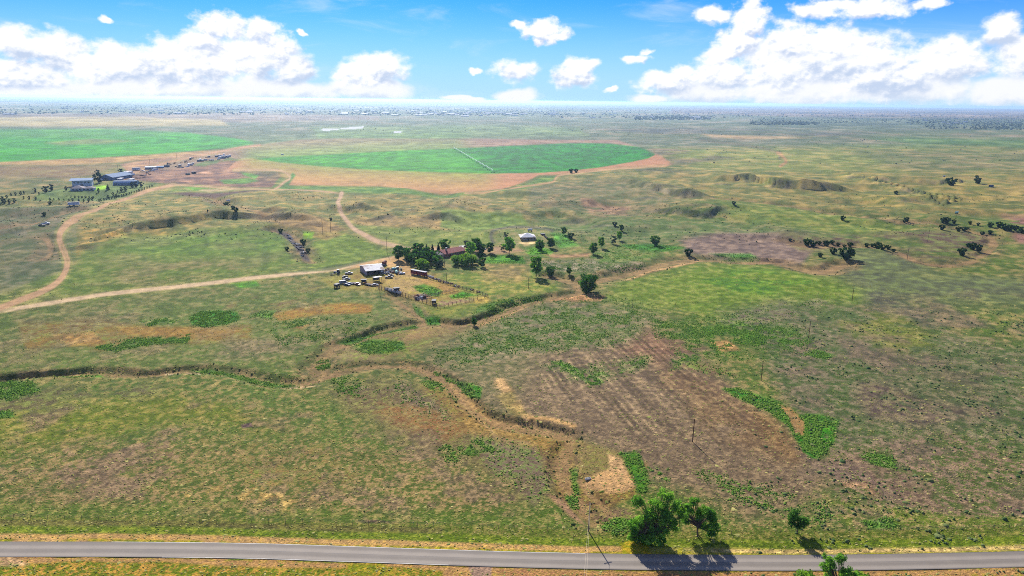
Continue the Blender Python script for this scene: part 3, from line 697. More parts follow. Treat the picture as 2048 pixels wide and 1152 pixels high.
# creek lower reach
area([(870, 745), (940, 770), (990, 830), (1060, 856), (1140, 870), (1190, 900), (1290, 930), (1270, 990), (1180, 1030), (1120, 1000), (1100, 930), (1030, 900), (950, 870), (880, 820), (840, 770)], (158, 126, 78), (140, 128, 66), .45, f=9, wl=12)
area([(930, 820), (1010, 850), (1050, 870), (1110, 880), (1090, 900), (1000, 890), (930, 860)], (166, 136, 76), (190, 152, 96), .45, f=6, wl=9, op=.8)
stroke([(905, 765), (940, 800), (990, 836), (1040, 848)], 8, (204, 166, 104), None, .4, f=4, wm=4)
stroke([(885, 762), (925, 800), (975, 850), (1000, 876), (1060, 884)], 5, (186, 156, 110), None, .4, f=3, wm=4, op=.8)
stroke([(1000, 765), (1020, 790), (1040, 815), (1060, 835)], 18, (210, 172, 122), None, .4, f=6, wm=7, thr=-.2, op=.9)
area([(990, 790), (1020, 780), (1060, 830), (1030, 835)], (150, 132, 76), None, .4, f=5, wm=6, op=.6)
stroke([(1060, 836), (1100, 838), (1130, 846), (1150, 852)], 7, (206, 166, 112), None, .4, f=3, wm=4, op=.85)
area([(1140, 880), (1230, 900), (1290, 940), (1200, 960), (1150, 940)], (158, 138, 92), (136, 128, 72), .45, f=8, wl=10)
area([(1160, 965), (1200, 945), (1250, 930), (1262, 955), (1275, 972), (1250, 985), (1215, 988), (1180, 975)], (220, 180, 130), (200, 160, 112), .4, f=4, wm=6)
area([(1220, 905), (1250, 920), (1258, 945), (1225, 940)], (206, 168, 124), None, .4, f=4, wm=6, op=.8)
area([(1240, 905), (1270, 900), (1295, 940), (1290, 980), (1272, 986), (1262, 940)], (78, 124, 42), (100, 130, 50), .4, f=5, wl=7, wm=5, weed=.9)
area([(1290, 930), (1330, 940), (1330, 965), (1290, 965)], (100, 124, 60), None, .4, f=8, wl=10, thr=0, ns='s', weed=.5)
area([(1128, 985), (1152, 985), (1160, 1010), (1142, 1014)], (70, 126, 34), None, .35, f=3, wm=4, weed=1.0)
area([(1140, 935), (1155, 930), (1160, 985), (1146, 980)], (92, 128, 44), None, .35, f=4, wm=4, weed=.5)
area([(1090, 985), (1120, 990), (1160, 1030), (1170, 1045), (1140, 1030)], (186, 148, 116), (150, 122, 90), .4, f=5, wm=6)
area([(1170, 1010), (1260, 1015), (1280, 1040), (1200, 1040)], (146, 124, 92), (128, 128, 66), .45, f=6, wl=8)
area([(1206, 1046), (1240, 1036), (1275, 1044), (1272, 1062), (1230, 1068), (1208, 1060)], (78, 132, 34), (100, 140, 40), .35, f=3, wm=4, weed=1.0)
# weeds by the creek bend
area([(1005 - 90, 762), (940, 766), (966, 776), (960, 796), (938, 784)], (68, 134, 34), None, .35, f=3, wm=4, weed=1.0)
area([(870, 740), (900, 748), (930, 765), (910, 765)], (84, 128, 40), None, .4, f=4, wm=4, thr=-.2, ns='s', weed=.9)
area([(626, 722), (640, 712), (656, 714), (660, 728), (640, 734)], (84, 140, 40), (120, 150, 50), .35, f=3, wm=3, weed=.9)
area([(660, 752), (720, 760), (730, 800), (680, 796)], (110, 120, 66), None, .45, f=10, wl=10, thr=.1, ns='s', weed=.6)
area([(840, 750), (890, 760), (920, 790), (860, 780)], (96, 122, 50), None, .45, f=8, wl=10, thr=-.1, ns='s', weed=.4)
# open slope left of the lower creek
area([(640, 770), (760, 745), (860, 770), (930, 860), (1060, 890), (1110, 920), (1100, 1000), (1040, 1010), (960, 950), (800, 870), (700, 820)], (136, 114, 84), (128, 124, 72), .48, f=24, wl=26, op=.85)
area([(720, 800), (830, 800), (900, 830), (960, 870), (880, 880), (780, 840)], (170, 124, 78), (144, 124, 78), .45, f=14, wl=24, thr=-.2, op=.9)
area([(690, 765), (800, 750), (880, 800), (900, 850), (800, 800)], (126, 110, 88), None, .45, f=14, wl=18, thr=0, ns='s', weed=.15, op=.7)
area([(960, 880), (1080, 900), (1110, 960), (1080, 1010), (1000, 960)], (140, 118, 98), (122, 124, 76), .48, f=14, wl=18, weed=.06)
area([(880, 870), (1010, 890), (1000, 940), (900, 920)], (118, 122, 70), None, .45, f=14, wl=20, thr=.1, ns='s', weed=.4)
# left foreground
area([(-300, 800), (120, 790), (420, 800), (560, 850), (300, 860), (100, 910), (-300, 960)], (120, 128, 50), (146, 134, 74), .45, f=22, wl=30)
area([(-100, 780), (120, 760), (330, 760), (330, 800), (150, 815), (-100, 850)], (128, 112, 82), (118, 122, 66), .5, f=16, wl=26, thr=-.15, op=.8)
area([(-100, 768), (60, 760), (90, 778), (30, 795), (-100, 800)], (84, 116, 48), (112, 122, 60), .42, f=6, wl=10, thr=-.2, ns='s', weed=.8)
area([(-60, 825), (20, 820), (30, 832), (-60, 838)], (78, 122, 42), None, .42, f=4, wl=6, weed=.7)
area([(0, 900), (500, 880), (900, 900), (1050, 980), (1000, 1030), (500, 1030), (0, 1030)], (108, 117, 56), (158, 136, 92), .52, f=24, wl=30)
area([(300, 900), (520, 870), (700, 900), (720, 960), (600, 1010), (400, 990)], (182, 150, 98), (116, 120, 58), .5, f=24, wl=34, wm=14, thr=.08, ns='s', op=.85, soft=.12)
area([(360, 985), (480, 965), (640, 985), (620, 1025), (420, 1030)], (202, 170, 108), None, .4, f=14, wl=20, wm=10, thr=.14, ns='s', op=.9, soft=.1)
area([(120, 900), (360, 870), (400, 940), (260, 1000), (100, 980)], (138, 114, 90), None, .5, f=24, wl=30, thr=.1, ns='s', op=.7)
area([(480, 848), (500, 845), (506, 854), (484, 856)], (98, 78, 72), None, .4, f=2, wm=3)
area([(-100, 1005), (400, 1010), (800, 1015), (1100, 1030), (1120, 1050), (700, 1046), (-100, 1036)], (104, 120, 52), (134, 130, 74), .45, f=10, wl=14, op=.7)
area([(0, 1036), (50, 1028), (60, 1044), (0, 1050)], (110, 92, 76), None, .4, f=4, wl=8, op=.7)
area([(715, 1042), (750, 1040), (800, 1048), (760, 1056), (735, 1054)], (88, 70, 66), (110, 88, 76), .4, f=3, wm=5)
area([(-200, 780), (560, 790), (900, 860), (1100, 960), (1050, 1030), (-200, 1030)], (130, 110, 88), (150, 128, 98), .5, f=30, wl=40, thr=.22, ns='m', soft=.3, op=.75)
area([(1500, 620), (2100, 560), (2100, 1040), (1640, 1040), (1560, 800)], (116, 102, 88), (136, 118, 96), .5, f=30, wl=40, thr=.16, ns='m', soft=.3, op=.7)
area([(-200, 640), (560, 590), (820, 640), (600, 740), (-200, 760)], (136, 120, 86), None, .5, f=20, wl=30, thr=.25, ns='m', soft=.3, op=.6)
area([(-200, 470), (600, 460), (800, 520), (500, 570), (-200, 640)], (128, 120, 78), None, .5, f=20, wl=30, thr=.2, ns='m', soft=.3, op=.5)
# verge strips along the paved road
def band(o0, o1, *a, x0=-900, x1=3000, **k):
    top = [(x, y + o0) for x, y in ROAD_PX if x0 <= x <= x1]; bot = [(x, y + o1) for x, y in ROAD_PX if x0 <= x <= x1]
    if x0 > -900 or x1 < 3000:
        rp = smooth_line(ROAD_PX, 8)
        sel = rp[(rp[:, 0] >= x0) & (rp[:, 0] <= x1)]
        top = [(x, y + o0) for x, y in sel]; bot = [(x, y + o1) for x, y in sel]
    area(top + bot[::-1], *a, **k)
band(-66, -28, (112, 122, 52), (142, 132, 76), .45, f=5, wl=5)
band(-46, -30, (112, 126, 44), (140, 140, 62), .42, f=4, wl=4, wm=2)
band(-58, -46, (116, 104, 66), (128, 122, 66), .45, f=4, wl=5, x1=900, op=.8)
band(-30, -11, (218, 178, 122), (196, 160, 98), .42, f=2.5, wl=3, wm=2, x1=1250)
band(-30, -11, (196, 180, 112), (168, 160, 70), .45, f=2.5, wl=4, wm=3, x0=1250)
band(-27, -20, (222, 192, 132), None, .4, f=2, wm=2, x0=1400, op=.8)
band(-19, -12, (160, 158, 50), (180, 160, 70), .45, f=3, wl=5, thr=-.1, ns='s')
area([(1240, 1085), (1290, 1075), (1300, 1110), (1245, 1112)], (176, 168, 50), (190, 160, 70), .4, f=4, wm=4)
band(10, 60, (204, 160, 108), (160, 142, 70), .45, f=3, wl=6)
band(11, 17, (84, 122, 34), (120, 132, 50), .42, f=2, wl=3, wm=2, thr=-.3)
band(20, 27, (206, 164, 112), (180, 140, 88), .4, f=2, wl=3, wm=2)
band(28, 60, (132, 138, 46), (190, 150, 80), .45, f=4, wl=8, wm=5, x1=900)
band(22, 60, (196, 146, 104), (160, 132, 80), .42, f=3, wl=8, x0=1000, x1=1550)
area([(690, 1126), (760, 1126), (800, 1152), (700, 1152)], (150, 150, 50), (176, 150, 70), .4, f=4, wm=6)
area([(936, 1130), (984, 1132), (980, 1200), (960, 1200)], (186, 156, 132), (170, 140, 116), .4, f=2, wm=2)
area([(0, 1112), (30, 1112), (60, 1128), (0, 1132)], (204, 170, 130), None, .4, f=4, wm=4, op=.8)
# worked rows: straw lines and bare lines running down the field
fx0, fy0 = [float(v) for v in unproj(1230, 660)]; fx1, fy1 = [float(v) for v in unproj(1470, 860)]
dl = math.hypot(fx1 - fx0, fy1 - fy0); ux, uy = (fx1 - fx0) / dl, (fy1 - fy0) / dl
perp = (X - fx0) * uy - (Y - fy0) * ux + 1.8 * n60 + 0.2 * vnoise(X, Y, 12, 71)
fd, fin = polydist(PX, PY, [(1080, 720), (1200, 650), (1330, 640), (1420, 720), (1540, 840), (1600, 920), (1520, 950), (1340, 930), (1180, 850), (1060, 790)], True)
fm = np.where(fin & front, sst(fd, 0, 50), 0)
st = (2.0 * np.abs(np.sin(perp * np.pi / 3.4)) ** 6 - 0.6) * np.clip(0.7 + 0.9 * nm[0], 0, 1.4) + 0.5 * np.sin(perp * 2 * np.pi / 14.0 + 1.3)
fac = 1 + 0.42 * fm * st * np.clip(0.7 + 0.7 * nl[0], 0.1, 1.2)
CA *= fac[:, None]; CB *= fac[:, None]

# bare, stony ground on bluffs, creek banks and beds
def over(mask, a, b, mf, op=1.0):
    k = np.clip(mask, 0, 1) * op
    CA[:] += (col(*a) - CA) * k[:, None]; CB[:] += (col(*b) - CB) * k[:, None]; MF[:] += (mf - MF) * k
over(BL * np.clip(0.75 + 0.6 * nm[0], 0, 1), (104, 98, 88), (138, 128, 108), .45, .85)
over(BANK * np.clip(0.62 + 0.5 * nm[1], 0, 1) * (DIST < 900), (120, 98, 76), (152, 124, 88), .45, .75)
over(BED * np.clip(0.75 + 0.5 * nh[1], 0, 1), (188, 154, 112), (158, 128, 92), .45, .8)
area([(380, 736), (420, 733), (540, 757), (600, 764), (600, 770), (540, 766), (440, 745)], (76, 116, 40), (100, 124, 52), .4, f=4, wm=3, weed=.6)
area([(100, 748), (200, 742), (210, 747), (120, 752)], (84, 130, 44), None, .4, f=3, wm=3, weed=.4)
area([(560, 768), (600, 764), (640, 772), (570, 776)], (222, 190, 150), None, .4, f=2, wm=3, op=.8)
area([(330, 742), (400, 741), (400, 745), (335, 746)], (226, 204, 170), None, .4, f=2, wm=2, op=.8)
area([(670, 682), (740, 660), (830, 642), (840, 648), (760, 665), (700, 684)], (70, 112, 38), (90, 118, 48), .4, f=3, wm=3, weed=.6)
area([(850, 630), (880, 632), (880, 642), (856, 642)], (72, 128, 38), None, .4, f=3, wm=3, weed=.8)
area([(825, 606), (845, 618), (850, 632), (835, 624)], (84, 120, 44), None, .4, f=3, wm=3, weed=.5)
area([(940, 655), (1010, 622), (1060, 604), (1050, 612), (1000, 634), (960, 652)], (210, 172, 122), (190, 150, 104), .4, f=3, wm=4, op=.9)
area([(1100, 590), (1150, 585), (1210, 590), (1200, 600), (1140, 600)], (192, 146, 104), None, .4, f=4, wm=5, op=.9)
area([(1290, 540), (1370, 524), (1395, 518), (1390, 524), (1320, 540), (1250, 556)], (196, 156, 112), None, .4, f=3, wm=4, op=.9)
area([(545, 462), (575, 468), (600, 488), (622, 520), (606, 516), (584, 486)], (84, 76, 76), (104, 94, 88), .4, f=3, wm=3)

# tracks: two pale wheel lines with a rougher crown
def track(pts, wpx, a, b, klass=1, n=6):
    stroke(pts, wpx * 1.9, (152, 142, 86), None, .4, f=2.5, wm=2, op=.55, n=n)
    stroke(pts, wpx, a, b, .35, f=1.3, wm=0.8, n=n, klass=klass, weed=0, bump=.6)
T_LEFT = [(-150, 650), (-40, 628), (0, 618), (40, 603), (80, 588), (110, 572), (128, 552), (135, 530), (130, 508), (122, 490), (120, 474), (132, 458), (158, 440), (190, 423)]
T_LEFT2 = [(158, 440), (190, 423), (225, 405), (262, 391), (300, 380), (330, 373), (350, 369)]
T_MAIN = [(-200, 652), (0, 624), (100, 608), (200, 592), (300, 580), (400, 569), (500, 557), (600, 546), (660, 539), (700, 531), (740, 524), (785, 516)]
T_CENT0 = [(548, 380), (600, 383), (660, 386), (686, 391)]
T_CENT = [(684, 389), (680, 402), (677, 416), (684, 432), (696, 448), (710, 462), (735, 476), (765, 487), (800, 494)]
T_CENT2 = [(765, 487), (800, 494), (826, 497), (880, 497), (950, 497), (1000, 497)]
T_MID = [(350, 369), (420, 374), (480, 378), (548, 380)]
T_MID2 = [(548, 380), (566, 366), (580, 356), (572, 346), (556, 341), (520, 340), (470, 340)]
T_FIELD = [(930, 390), (980, 388), (1030, 376), (1080, 368), (1106, 364), (1112, 355), (1126, 350), (1170, 345), (1240, 337), (1330, 332)]
T_NW = [(262, 348), (330, 326), (400, 311), (470, 297), (520, 290)]
track(T_MAIN, 7.5, (230, 202, 162), (220, 192, 152))
track(T_LEFT, 11, (206, 168, 128), (192, 156, 118))
track(T_LEFT2, 6, (206, 168, 128), (192, 156, 118))
track(T_CENT0, 2.6, (206, 172, 134), (196, 160, 122))
track(T_CENT, 8, (212, 180, 146), (200, 168, 134))
track(T_CENT2, 5, (212, 180, 146), (200, 168, 134))
track(T_MID, 3, (206, 172, 130), (192, 160, 120))
track(T_MID2, 4, (206, 172, 130), (192, 160, 120))
track(T_FIELD, 3, (206, 166, 120), (196, 156, 116))
track(T_NW, 4, (204, 160, 122), (196, 156, 118))
area([(120, 488), (126, 488), (140, 530), (134, 530)], (150, 132, 84), None, .4, f=1.5, wm=1, op=.6)
area([(690, 540), (715, 528), (790, 512), (812, 516), (806, 528), (780, 534), (760, 524), (720, 534)], (226, 186, 136), (210, 172, 122), .4, f=3, wm=3, klass=1)
area([(776, 520), (806, 516), (822, 536), (840, 545), (826, 552), (800, 540)], (216, 178, 124), (190, 158, 104), .4, f=4, wm=4)
area([(860, 492), (1010, 492), (1060, 500), (1000, 508), (940, 504), (880, 500)], (196, 160, 124), (170, 146, 100), .4, f=3, wm=4, op=.9)
stroke([(0, 490), (300, 452), (560, 548)], .1, (0, 0, 0), f=.05, op=0)
area([(660, 541), (790, 510), (790, 508), (700, 524), (600, 541), (500, 552)], (72, 92, 38), None, .4, f=1.4, wm=1.2, op=.75)
# far pale playas
PONDS = [[(628, 259.5), (650, 258), (676, 257.6), (680, 259), (655, 260.5)], [(676, 257), (700, 254.5), (728, 253), (726, 255.5), (700, 258)], [(786, 263), (806, 262.3), (804, 264.2), (788, 264.6)]]
for p in PONDS:
    area(p, (214, 214, 206), None, .4, f=.7, klass=4)

CA = np.clip(CA, 0.004, 0.85); CB = np.clip(CB, 0.004, 0.85)
lum = CA @ np.array([.25, .65, .10]); CA = np.clip(lum[:, None] + (CA - lum[:, None]) * 1.14, .004, .85) * .90
lum = CB @ np.array([.25, .65, .10]); CB = np.clip(lum[:, None] + (CB - lum[:, None]) * 1.14, .004, .85) * .90
for Q in (CA, CB):
    grn = sst(Q[:, 1] / Q[:, 0], .72, 1.05)[:, None]
    Q *= (np.array([[1.11, 1.06, .97]]) * (1 - grn) + np.array([[1.02, 1.15, .94]]) * grn)
blot = np.exp(0.30 * ng * np.clip(BUMP, .4, 1) + 0.30 * ng2 * np.clip(BUMP, .3, 1)) *(1 +  0.08 * nl[0] + 0.07 * nm[0] + 0.06 * nh[0] + 0.08 * nx)
CA *= blot[:, None]; CB *= blot[:, None]
MF = np.clip(MF + 0.09 * nh[1] + 0.11 * nm[1] + 0.09 * nx + 0.40 * ng + 0.14 * ng2, 0, 1)

# ------------------------------------------------------------------ materials
def new_mat(name):
    mt = bpy.data.materials.new(name); mt.use_nodes = True
    mt.node_tree.nodes.clear()
    b = NB(mt.node_tree)
    o = b.n('ShaderNodeOutputMaterial'); p = b.n('ShaderNodeBsdfPrincipled')
    b.l(p.outputs[0], o.inputs['Surface'])
    return mt, b, p, o

def simple(name, rgb, rough=0.8, var=0.12, scale=1.5, metal=0.0, spec=0.3, lin=False, rust=None):
    mt, b, p, o = new_mat(name)
    base = tuple(rgb) if lin else tuple(s2l(c) for c in rgb)
    g = b.n('ShaderNodeTexCoord')
    n1 = b.noise(g.outputs['Object'], scale, 5, 0.6)
    c = b.mix(b.sstep(n1, 0.3, 0.7), tuple(v * (1 - var) for v in base) + (1,), tuple(min(.9, v * (1 + var)) for v in base) + (1,))
    if rust:
        n2 = b.noise(g.outputs['Object'], scale * 0.6, 6, 0.65)
        c = b.mix(b.sstep(n2, 0.52, 0.66, 0, .85), c, tuple(s2l(v) for v in rust) + (1,))
    b.l(c, p.inputs['Base Color'])
    p.inputs['Roughness'].default_value = rough; p.inputs['Metallic'].default_value = metal
    p.inputs['Specular IOR Level'].default_value = spec
    return mt

gm, b, p, o = new_mat('ground_cover')
geo = b.n('ShaderNodeNewGeometry')
aa = b.n('ShaderNodeAttribute', attribute_name='ca'); ab = b.n('ShaderNodeAttribute', attribute_name='cb'); am = b.n('ShaderNodeAttribute', attribute_name='mf'); abp = b.n('ShaderNodeAttribute', attribute_name='bmp')
pos = geo.outputs['Position']
f1 = b.noise(pos, 1.5, 5, 0.66)
f2 = b.noise(pos, 0.30, 5, 0.6)
mixv = b.math('ADD', am.outputs['Fac'], b.math('MULTIPLY_ADD', b.math('SUBTRACT', f1, 0.5), 2.3, b.math('MULTIPLY', b.math('SUBTRACT', f2, 0.5), 0.55)))
cc = b.mix(b.sstep(mixv, 0.25, 0.75), aa.outputs['Color'], ab.outputs['Color'])
f3 = b.noise(pos, 2.6, 3, 0.6)
val = b.math('MULTIPLY', b.sstep(f3, 0.25, 0.75, 0.72, 1.26), b.sstep(f2, 0.3, 0.7, 0.94, 1.05))
vv = b.n('ShaderNodeVectorMath', operation='SCALE'); b.l(cc, vv.inputs[0]); b.l(val, vv.inputs['Scale'])
b.l(vv.outputs[0], p.inputs['Base Color'])
p.inputs['Roughness'].default_value = 0.95; p.inputs['Specular IOR Level'].default_value = 0.1
bp = b.n('ShaderNodeBump')
bp.inputs['Strength'].default_value = 0.85
b.l(b.math('MULTIPLY', abp.outputs['Fac'], 0.55), bp.inputs['Distance'])
b.l(b.math('ADD', b.math('MULTIPLY', f1, 1.2), b.math('MULTIPLY', f2, 0.5)), bp.inputs['Height'])
b.l(bp.outputs[0], p.inputs['Normal'])
wm_, b, p, o = new_mat('pond_water')
p.inputs['Base Color'].default_value = (0.22, 0.23, 0.22, 1); p.inputs['Roughness'].default_value = 0.8; p.inputs['Specular IOR Level'].default_value = 0.15

# ------------------------------------------------------------------ build the land: one sheet, its faces shared out among ground, tracks, crops, ploughland, ponds
def link(o, parent=None):
    scn.collection.objects.link(o)
    if parent is not None: o.parent = parent
    return o

def grid_faces():
    i = np.arange(NR - 1)[:, None]; j = np.arange(NP)[None, :]
    jn = (j + 1) % NP
    a = i * NP + j; b_ = i * NP + jn; c = (i + 1) * NP + jn; d = (i + 1) * NP + j
    return np.stack([a, d, c, b_], -1).reshape(-1, 4)
FAC = grid_faces()
fk = np.max(KLASS[FAC], axis=1)
fk[(KLASS[FAC] > 0).sum(1) < 2] = 0
CO = np.stack([X, Y, Z], 1)

def sub_mesh(name, faces, mat, kind='structure'):
    used, inv = np.unique(faces, return_inverse=True)
    inv = inv.reshape(faces.shape)
    me = bpy.data.meshes.new(name)
    nf = len(faces)
    me.vertices.add(len(used)); me.vertices.foreach_set('co', CO[used].astype(np.float32).ravel())
    me.loops.add(nf * 4); me.loops.foreach_set('vertex_index', inv.astype(np.int32).ravel())
    me.polygons.add(nf); me.polygons.foreach_set('loop_start', np.arange(0, nf * 4, 4, dtype=np.int32)); me.polygons.foreach_set('loop_total', np.full(nf, 4, np.int32))
    me.polygons.foreach_set('use_smooth', np.ones(nf, bool))
    me.update(calc_edges=True)
    for nm_, arr in (('ca', CA), ('cb', CB)):
        at = me.attributes.new(nm_, 'FLOAT_COLOR', 'POINT')
        at.data.foreach_set('color', np.concatenate([arr[used], np.ones((len(used), 1))], 1).astype(np.float32).ravel())
    for nm_, arr in (('mf', MF), ('bmp', BUMP)):
        at = me.attributes.new(nm_, 'FLOAT', 'POINT'); at.data.foreach_set('value', arr[used].astype(np.float32))
    me.materials.append(mat)
    ob = link(bpy.data.objects.new(name, me)); ob['kind'] = kind
    return ob
sub_mesh('ground', FAC[fk == 0], gm)
sub_mesh('dirt_track', FAC[fk == 1], gm)
fcx = PX[FAC].mean(1)
sub_mesh('crop_field', FAC[(fk == 2) & (fcx > 507)], gm)
sub_mesh('crop_field', FAC[(fk == 2) & (fcx <= 507)], gm)
sub_mesh('ploughed_field', FAC[fk == 3], gm)
sub_mesh('pond', FAC[fk == 4], wm_)

# ------------------------------------------------------------------ air
hz_me = bpy.data.meshes.new('haze')
s_, zb, zt = 47000.0, -14.0, 124.0
hv = [(-s_, -s_, zb), (s_, -s_, zb), (s_, s_, zb), (-s_, s_, zb), (-s_, -s_, zt), (s_, -s_, zt), (s_, s_, zt), (-s_, s_, zt)]
hz_me.from_pydata(hv, [], [(0, 3, 2, 1), (4, 5, 6, 7), (0, 1, 5, 4), (1, 2, 6, 5), (2, 3, 7, 6), (3, 0, 4, 7)])
hz = link(bpy.data.objects.new('haze', hz_me)); hz['kind'] = 'stuff'
hm = bpy.data.materials.new('haze'); hm.use_nodes = True; hm.node_tree.nodes.clear()
hb = NB(hm.node_tree); ho = hb.n('ShaderNodeOutputMaterial'); pv = hb.n('ShaderNodeVolumePrincipled')
pv.inputs['Color'].default_value = (0.52, 0.75, 1.0, 1); pv.inputs['Density'].default_value = 4.6e-5; pv.inputs['Anisotropy'].default_value = 0.5
hb.l(pv.outputs[0], ho.inputs['Volume'])
hz_me.materials.append(hm)

# ------------------------------------------------------------------ mesh building
class MB:
    def __init__(s):
        s.v = []; s.f = []
    def add(s, vs, fs):
        o = len(s.v); s.v += [tuple(map(float, q)) for q in vs]; s.f += [tuple(i + o for i in f) for f in fs]; return s
    def box(s, x0, x1, y0, y1, z0, z1):
        return s.add([(x0, y0, z0), (x1, y0, z0), (x1, y1, z0), (x0, y1, z0), (x0, y0, z1), (x1, y0, z1), (x1, y1, z1), (x0, y1, z1)],
                     [(0, 3, 2, 1), (4, 5, 6, 7), (0, 1, 5, 4), (1, 2, 6, 5), (2, 3, 7, 6), (3, 0, 4, 7)])
    def prism(s, prof, y0, y1):
        """profile in x,z drawn out along y"""
        n = len(prof)
        vs = [(x, y0, z) for x, z in prof] + [(x, y1, z) for x, z in prof]
        fs = [tuple(range(n)), tuple(range(2 * n - 1, n - 1, -1))] + [(i, i + n, (i + 1) % n + n, (i + 1) % n) for i in range(n)]
        return s.add(vs, fs)
    def xprism(s, prof, x0, x1):
        n = len(prof)
        vs = [(x0, y, z) for y, z in prof] + [(x1, y, z) for y, z in prof]
        fs = [tuple(range(n - 1, -1, -1)), tuple(range(n, 2 * n))] + [((i + 1) % n, (i + 1) % n + n, i + n, i) for i in range(n)]
        return s.add(vs, fs)
    def tube(s, p, q, r0, r1=None, n=6, cap=True):
        p = Vector(p); q = Vector(q); r1 = r0 if r1 is None else r1
        d = (q - p).normalized()
        a = d.orthogonal().normalized(); b_ = d.cross(a)
        vs = []
        for c, r in ((p, r0), (q, r1)):
            for k in range(n):
                t = 2 * math.pi * k / n
                vs.append(c + a * (r * math.cos(t)) + b_ * (r * math.sin(t)))
        fs = [(k, (k + 1) % n, (k + 1) % n + n, k + n) for k in range(n)]
        if cap: fs += [tuple(range(n - 1, -1, -1)), tuple(range(n, 2 * n))]
        return s.add(vs, fs)
    def dome(s, c, rx, ry, rz, seed=0, rough=0.2, rings=3, n=7):
        rr_ = random.Random(seed)
        vs = []; fs = []
        for i in range(rings):
            e = (i / rings) * math.pi / 2 * 0.92
            for k in range(n):
                t = 2 * math.pi * (k + 0.5 * (i % 2)) / n; g = 1 + rough * rr_.uniform(-1, 1)
                vs.append((c[0] + rx * math.cos(e) * math.cos(t) * g, c[1] + ry * math.cos(e) * math.sin(t) * g, c[2] + rz * math.sin(e) * g))
        vs.append((c[0], c[1], c[2] + rz))
        for i in range(rings - 1):
            for k in range(n):
                fs.append((i * n + k, i * n + (k + 1) % n, (i + 1) * n + (k + 1) % n, (i + 1) * n + k))
        for k in range(n): fs.append(((rings - 1) * n + k, (rings - 1) * n + (k + 1) % n, len(vs) - 1))
        return s.add(vs, fs)
    def mesh(s, name, mat, smooth=False):
        me = bpy.data.meshes.new(name); me.from_pydata(s.v, [], s.f); me.update()
        if smooth: me.polygons.foreach_set('use_smooth', [True] * len(me.polygons))
        if mat: me.materials.append(mat)
        return me
    def ob(s, name, mat, parent=None, smooth=False):
        return link(bpy.data.objects.new(name, s.mesh(name, mat, smooth)), parent)

def tag(o, label=None, cat=None, group=None, kind=None):
    if label: o['label'] = label
    if cat: o['category'] = cat
    if group: o['group'] = group
    if kind: o['kind'] = kind
    return o

def thing(name, label, cat, loc=(0, 0, 0), rz=0.0, group=None, sc=1.0):
    o = link(bpy.data.objects.new(name, None)); o.empty_display_size = 0.5
    o.location = loc; o.rotation_euler = (0, 0, rz); o.scale = (sc, sc, sc) if not isinstance(sc, tuple) else sc
    return tag(o, label, cat, group)

def put(me, name, parent):
    return link(bpy.data.objects.new(name, me), parent)

def clone(root, loc, rz, label, group=None, sc=None, mats=None):
    r = root.copy(); scn.collection.objects.link(r)
    r.location = loc; r.rotation_euler = (0, 0, rz)
    if sc is not None: r.scale = (sc, sc, sc) if not isinstance(sc, tuple) else sc
    r['label'] = label
    if group: r['group'] = group
    elif 'group' in r: del r['group']
    for ch in list(root.children):
        c = ch.copy(); scn.collection.objects.link(c); c.parent = r
        for g in ch.children:
            d = g.copy(); scn.collection.objects.link(d); d.parent = c
    return r

# ------------------------------------------------------------------ materials of the things
M_ASPH, b, p, o = new_mat('asphalt')
tcx = b.n('ShaderNodeNewGeometry'); pz = tcx.outputs['Position']
na = b.noise(pz, 3.0, 5, 0.65); nb_ = b.noise(pz, 0.18, 4, 0.55)
uvn = b.n('ShaderNodeAttribute', attribute_name='lane')
wear = b.math('ADD', b.math('MULTIPLY', b.math('SINE', b.math('MULTIPLY', uvn.outputs['Fac'], 12.566)), 0.09), b.math('MULTIPLY_ADD', b.math('SUBTRACT', na, 0.5), 0.16, b.math('MULTIPLY', b.math('SUBTRACT', nb_, 0.5), 0.16)))
cc = b.mix(b.sstep(wear, -0.12, 0.14), (0.19, 0.158, 0.12, 1), (0.30, 0.25, 0.188, 1))
edge = b.sstep(b.math('ABSOLUTE', b.math('SUBTRACT', uvn.outputs['Fac'], 0.5)), 0.40, 0.5)
cc = b.mix(b.math('MULTIPLY', edge, 0.55), cc, (0.07, 0.068, 0.075, 1))
cl = b.sstep(b.math('ABSOLUTE', b.math('SUBTRACT', uvn.outputs['Fac'], 0.5)), 0.006, 0.02, 1, 0)
cc = b.mix(b.math('MULTIPLY', cl, 0.45), cc, (0.08, 0.075, 0.075, 1))
b.l(cc, p.inputs['Base Color']); p.inputs['Roughness'].default_value = 0.8; p.inputs['Specular IOR Level'].default_value = 0.25
M_EDGE = simple('pale_edge', (196, 190, 176), 0.7, 0.2, 0.8)
M_WOOD = simple('pole_wood', (92, 60, 44), 0.9, 0.3, 2.0)
M_GREYWOOD = simple('weathered_wood', (98, 82, 74), 0.9, 0.3, 2.0)
M_WIRE = simple('wire', (208, 188, 150), 0.5, 0.1, 1.0)
M_STEEL = simple('galvanised_steel', (186, 190, 190), 0.8, 0.1, 1.0, metal=0.0)
M_DARK = simple('dark_steel', (52, 50, 54), 0.7, 0.3, 1.0)
M_TYRE = simple('rubber', (26, 26, 28), 0.9, 0.2, 1.0)
M_GLASS = simple('window_glass', (40, 52, 66), 0.15, 0.1, 1.0, spec=0.6)
M_WHITE = simple('white_metal', (206, 204, 198), 0.9, 0.06, 0.6, spec=0.1)
M_OFFW = simple('pale_siding', (180, 184, 190), 0.8, 0.08, 0.6)
M_ROOFW = simple('pale_metal_roof', (236, 230, 218), 0.9, 0.08, 0.25, spec=0.1, rust=(150, 120, 96))
M_ROOFB = simple('blue_grey_roof', (134, 150, 168), 0.9, 0.07, 0.25, spec=0.1)
M_BLUE = simple('blue_steel_wall', (66, 92, 128), 0.6, 0.1, 0.4)
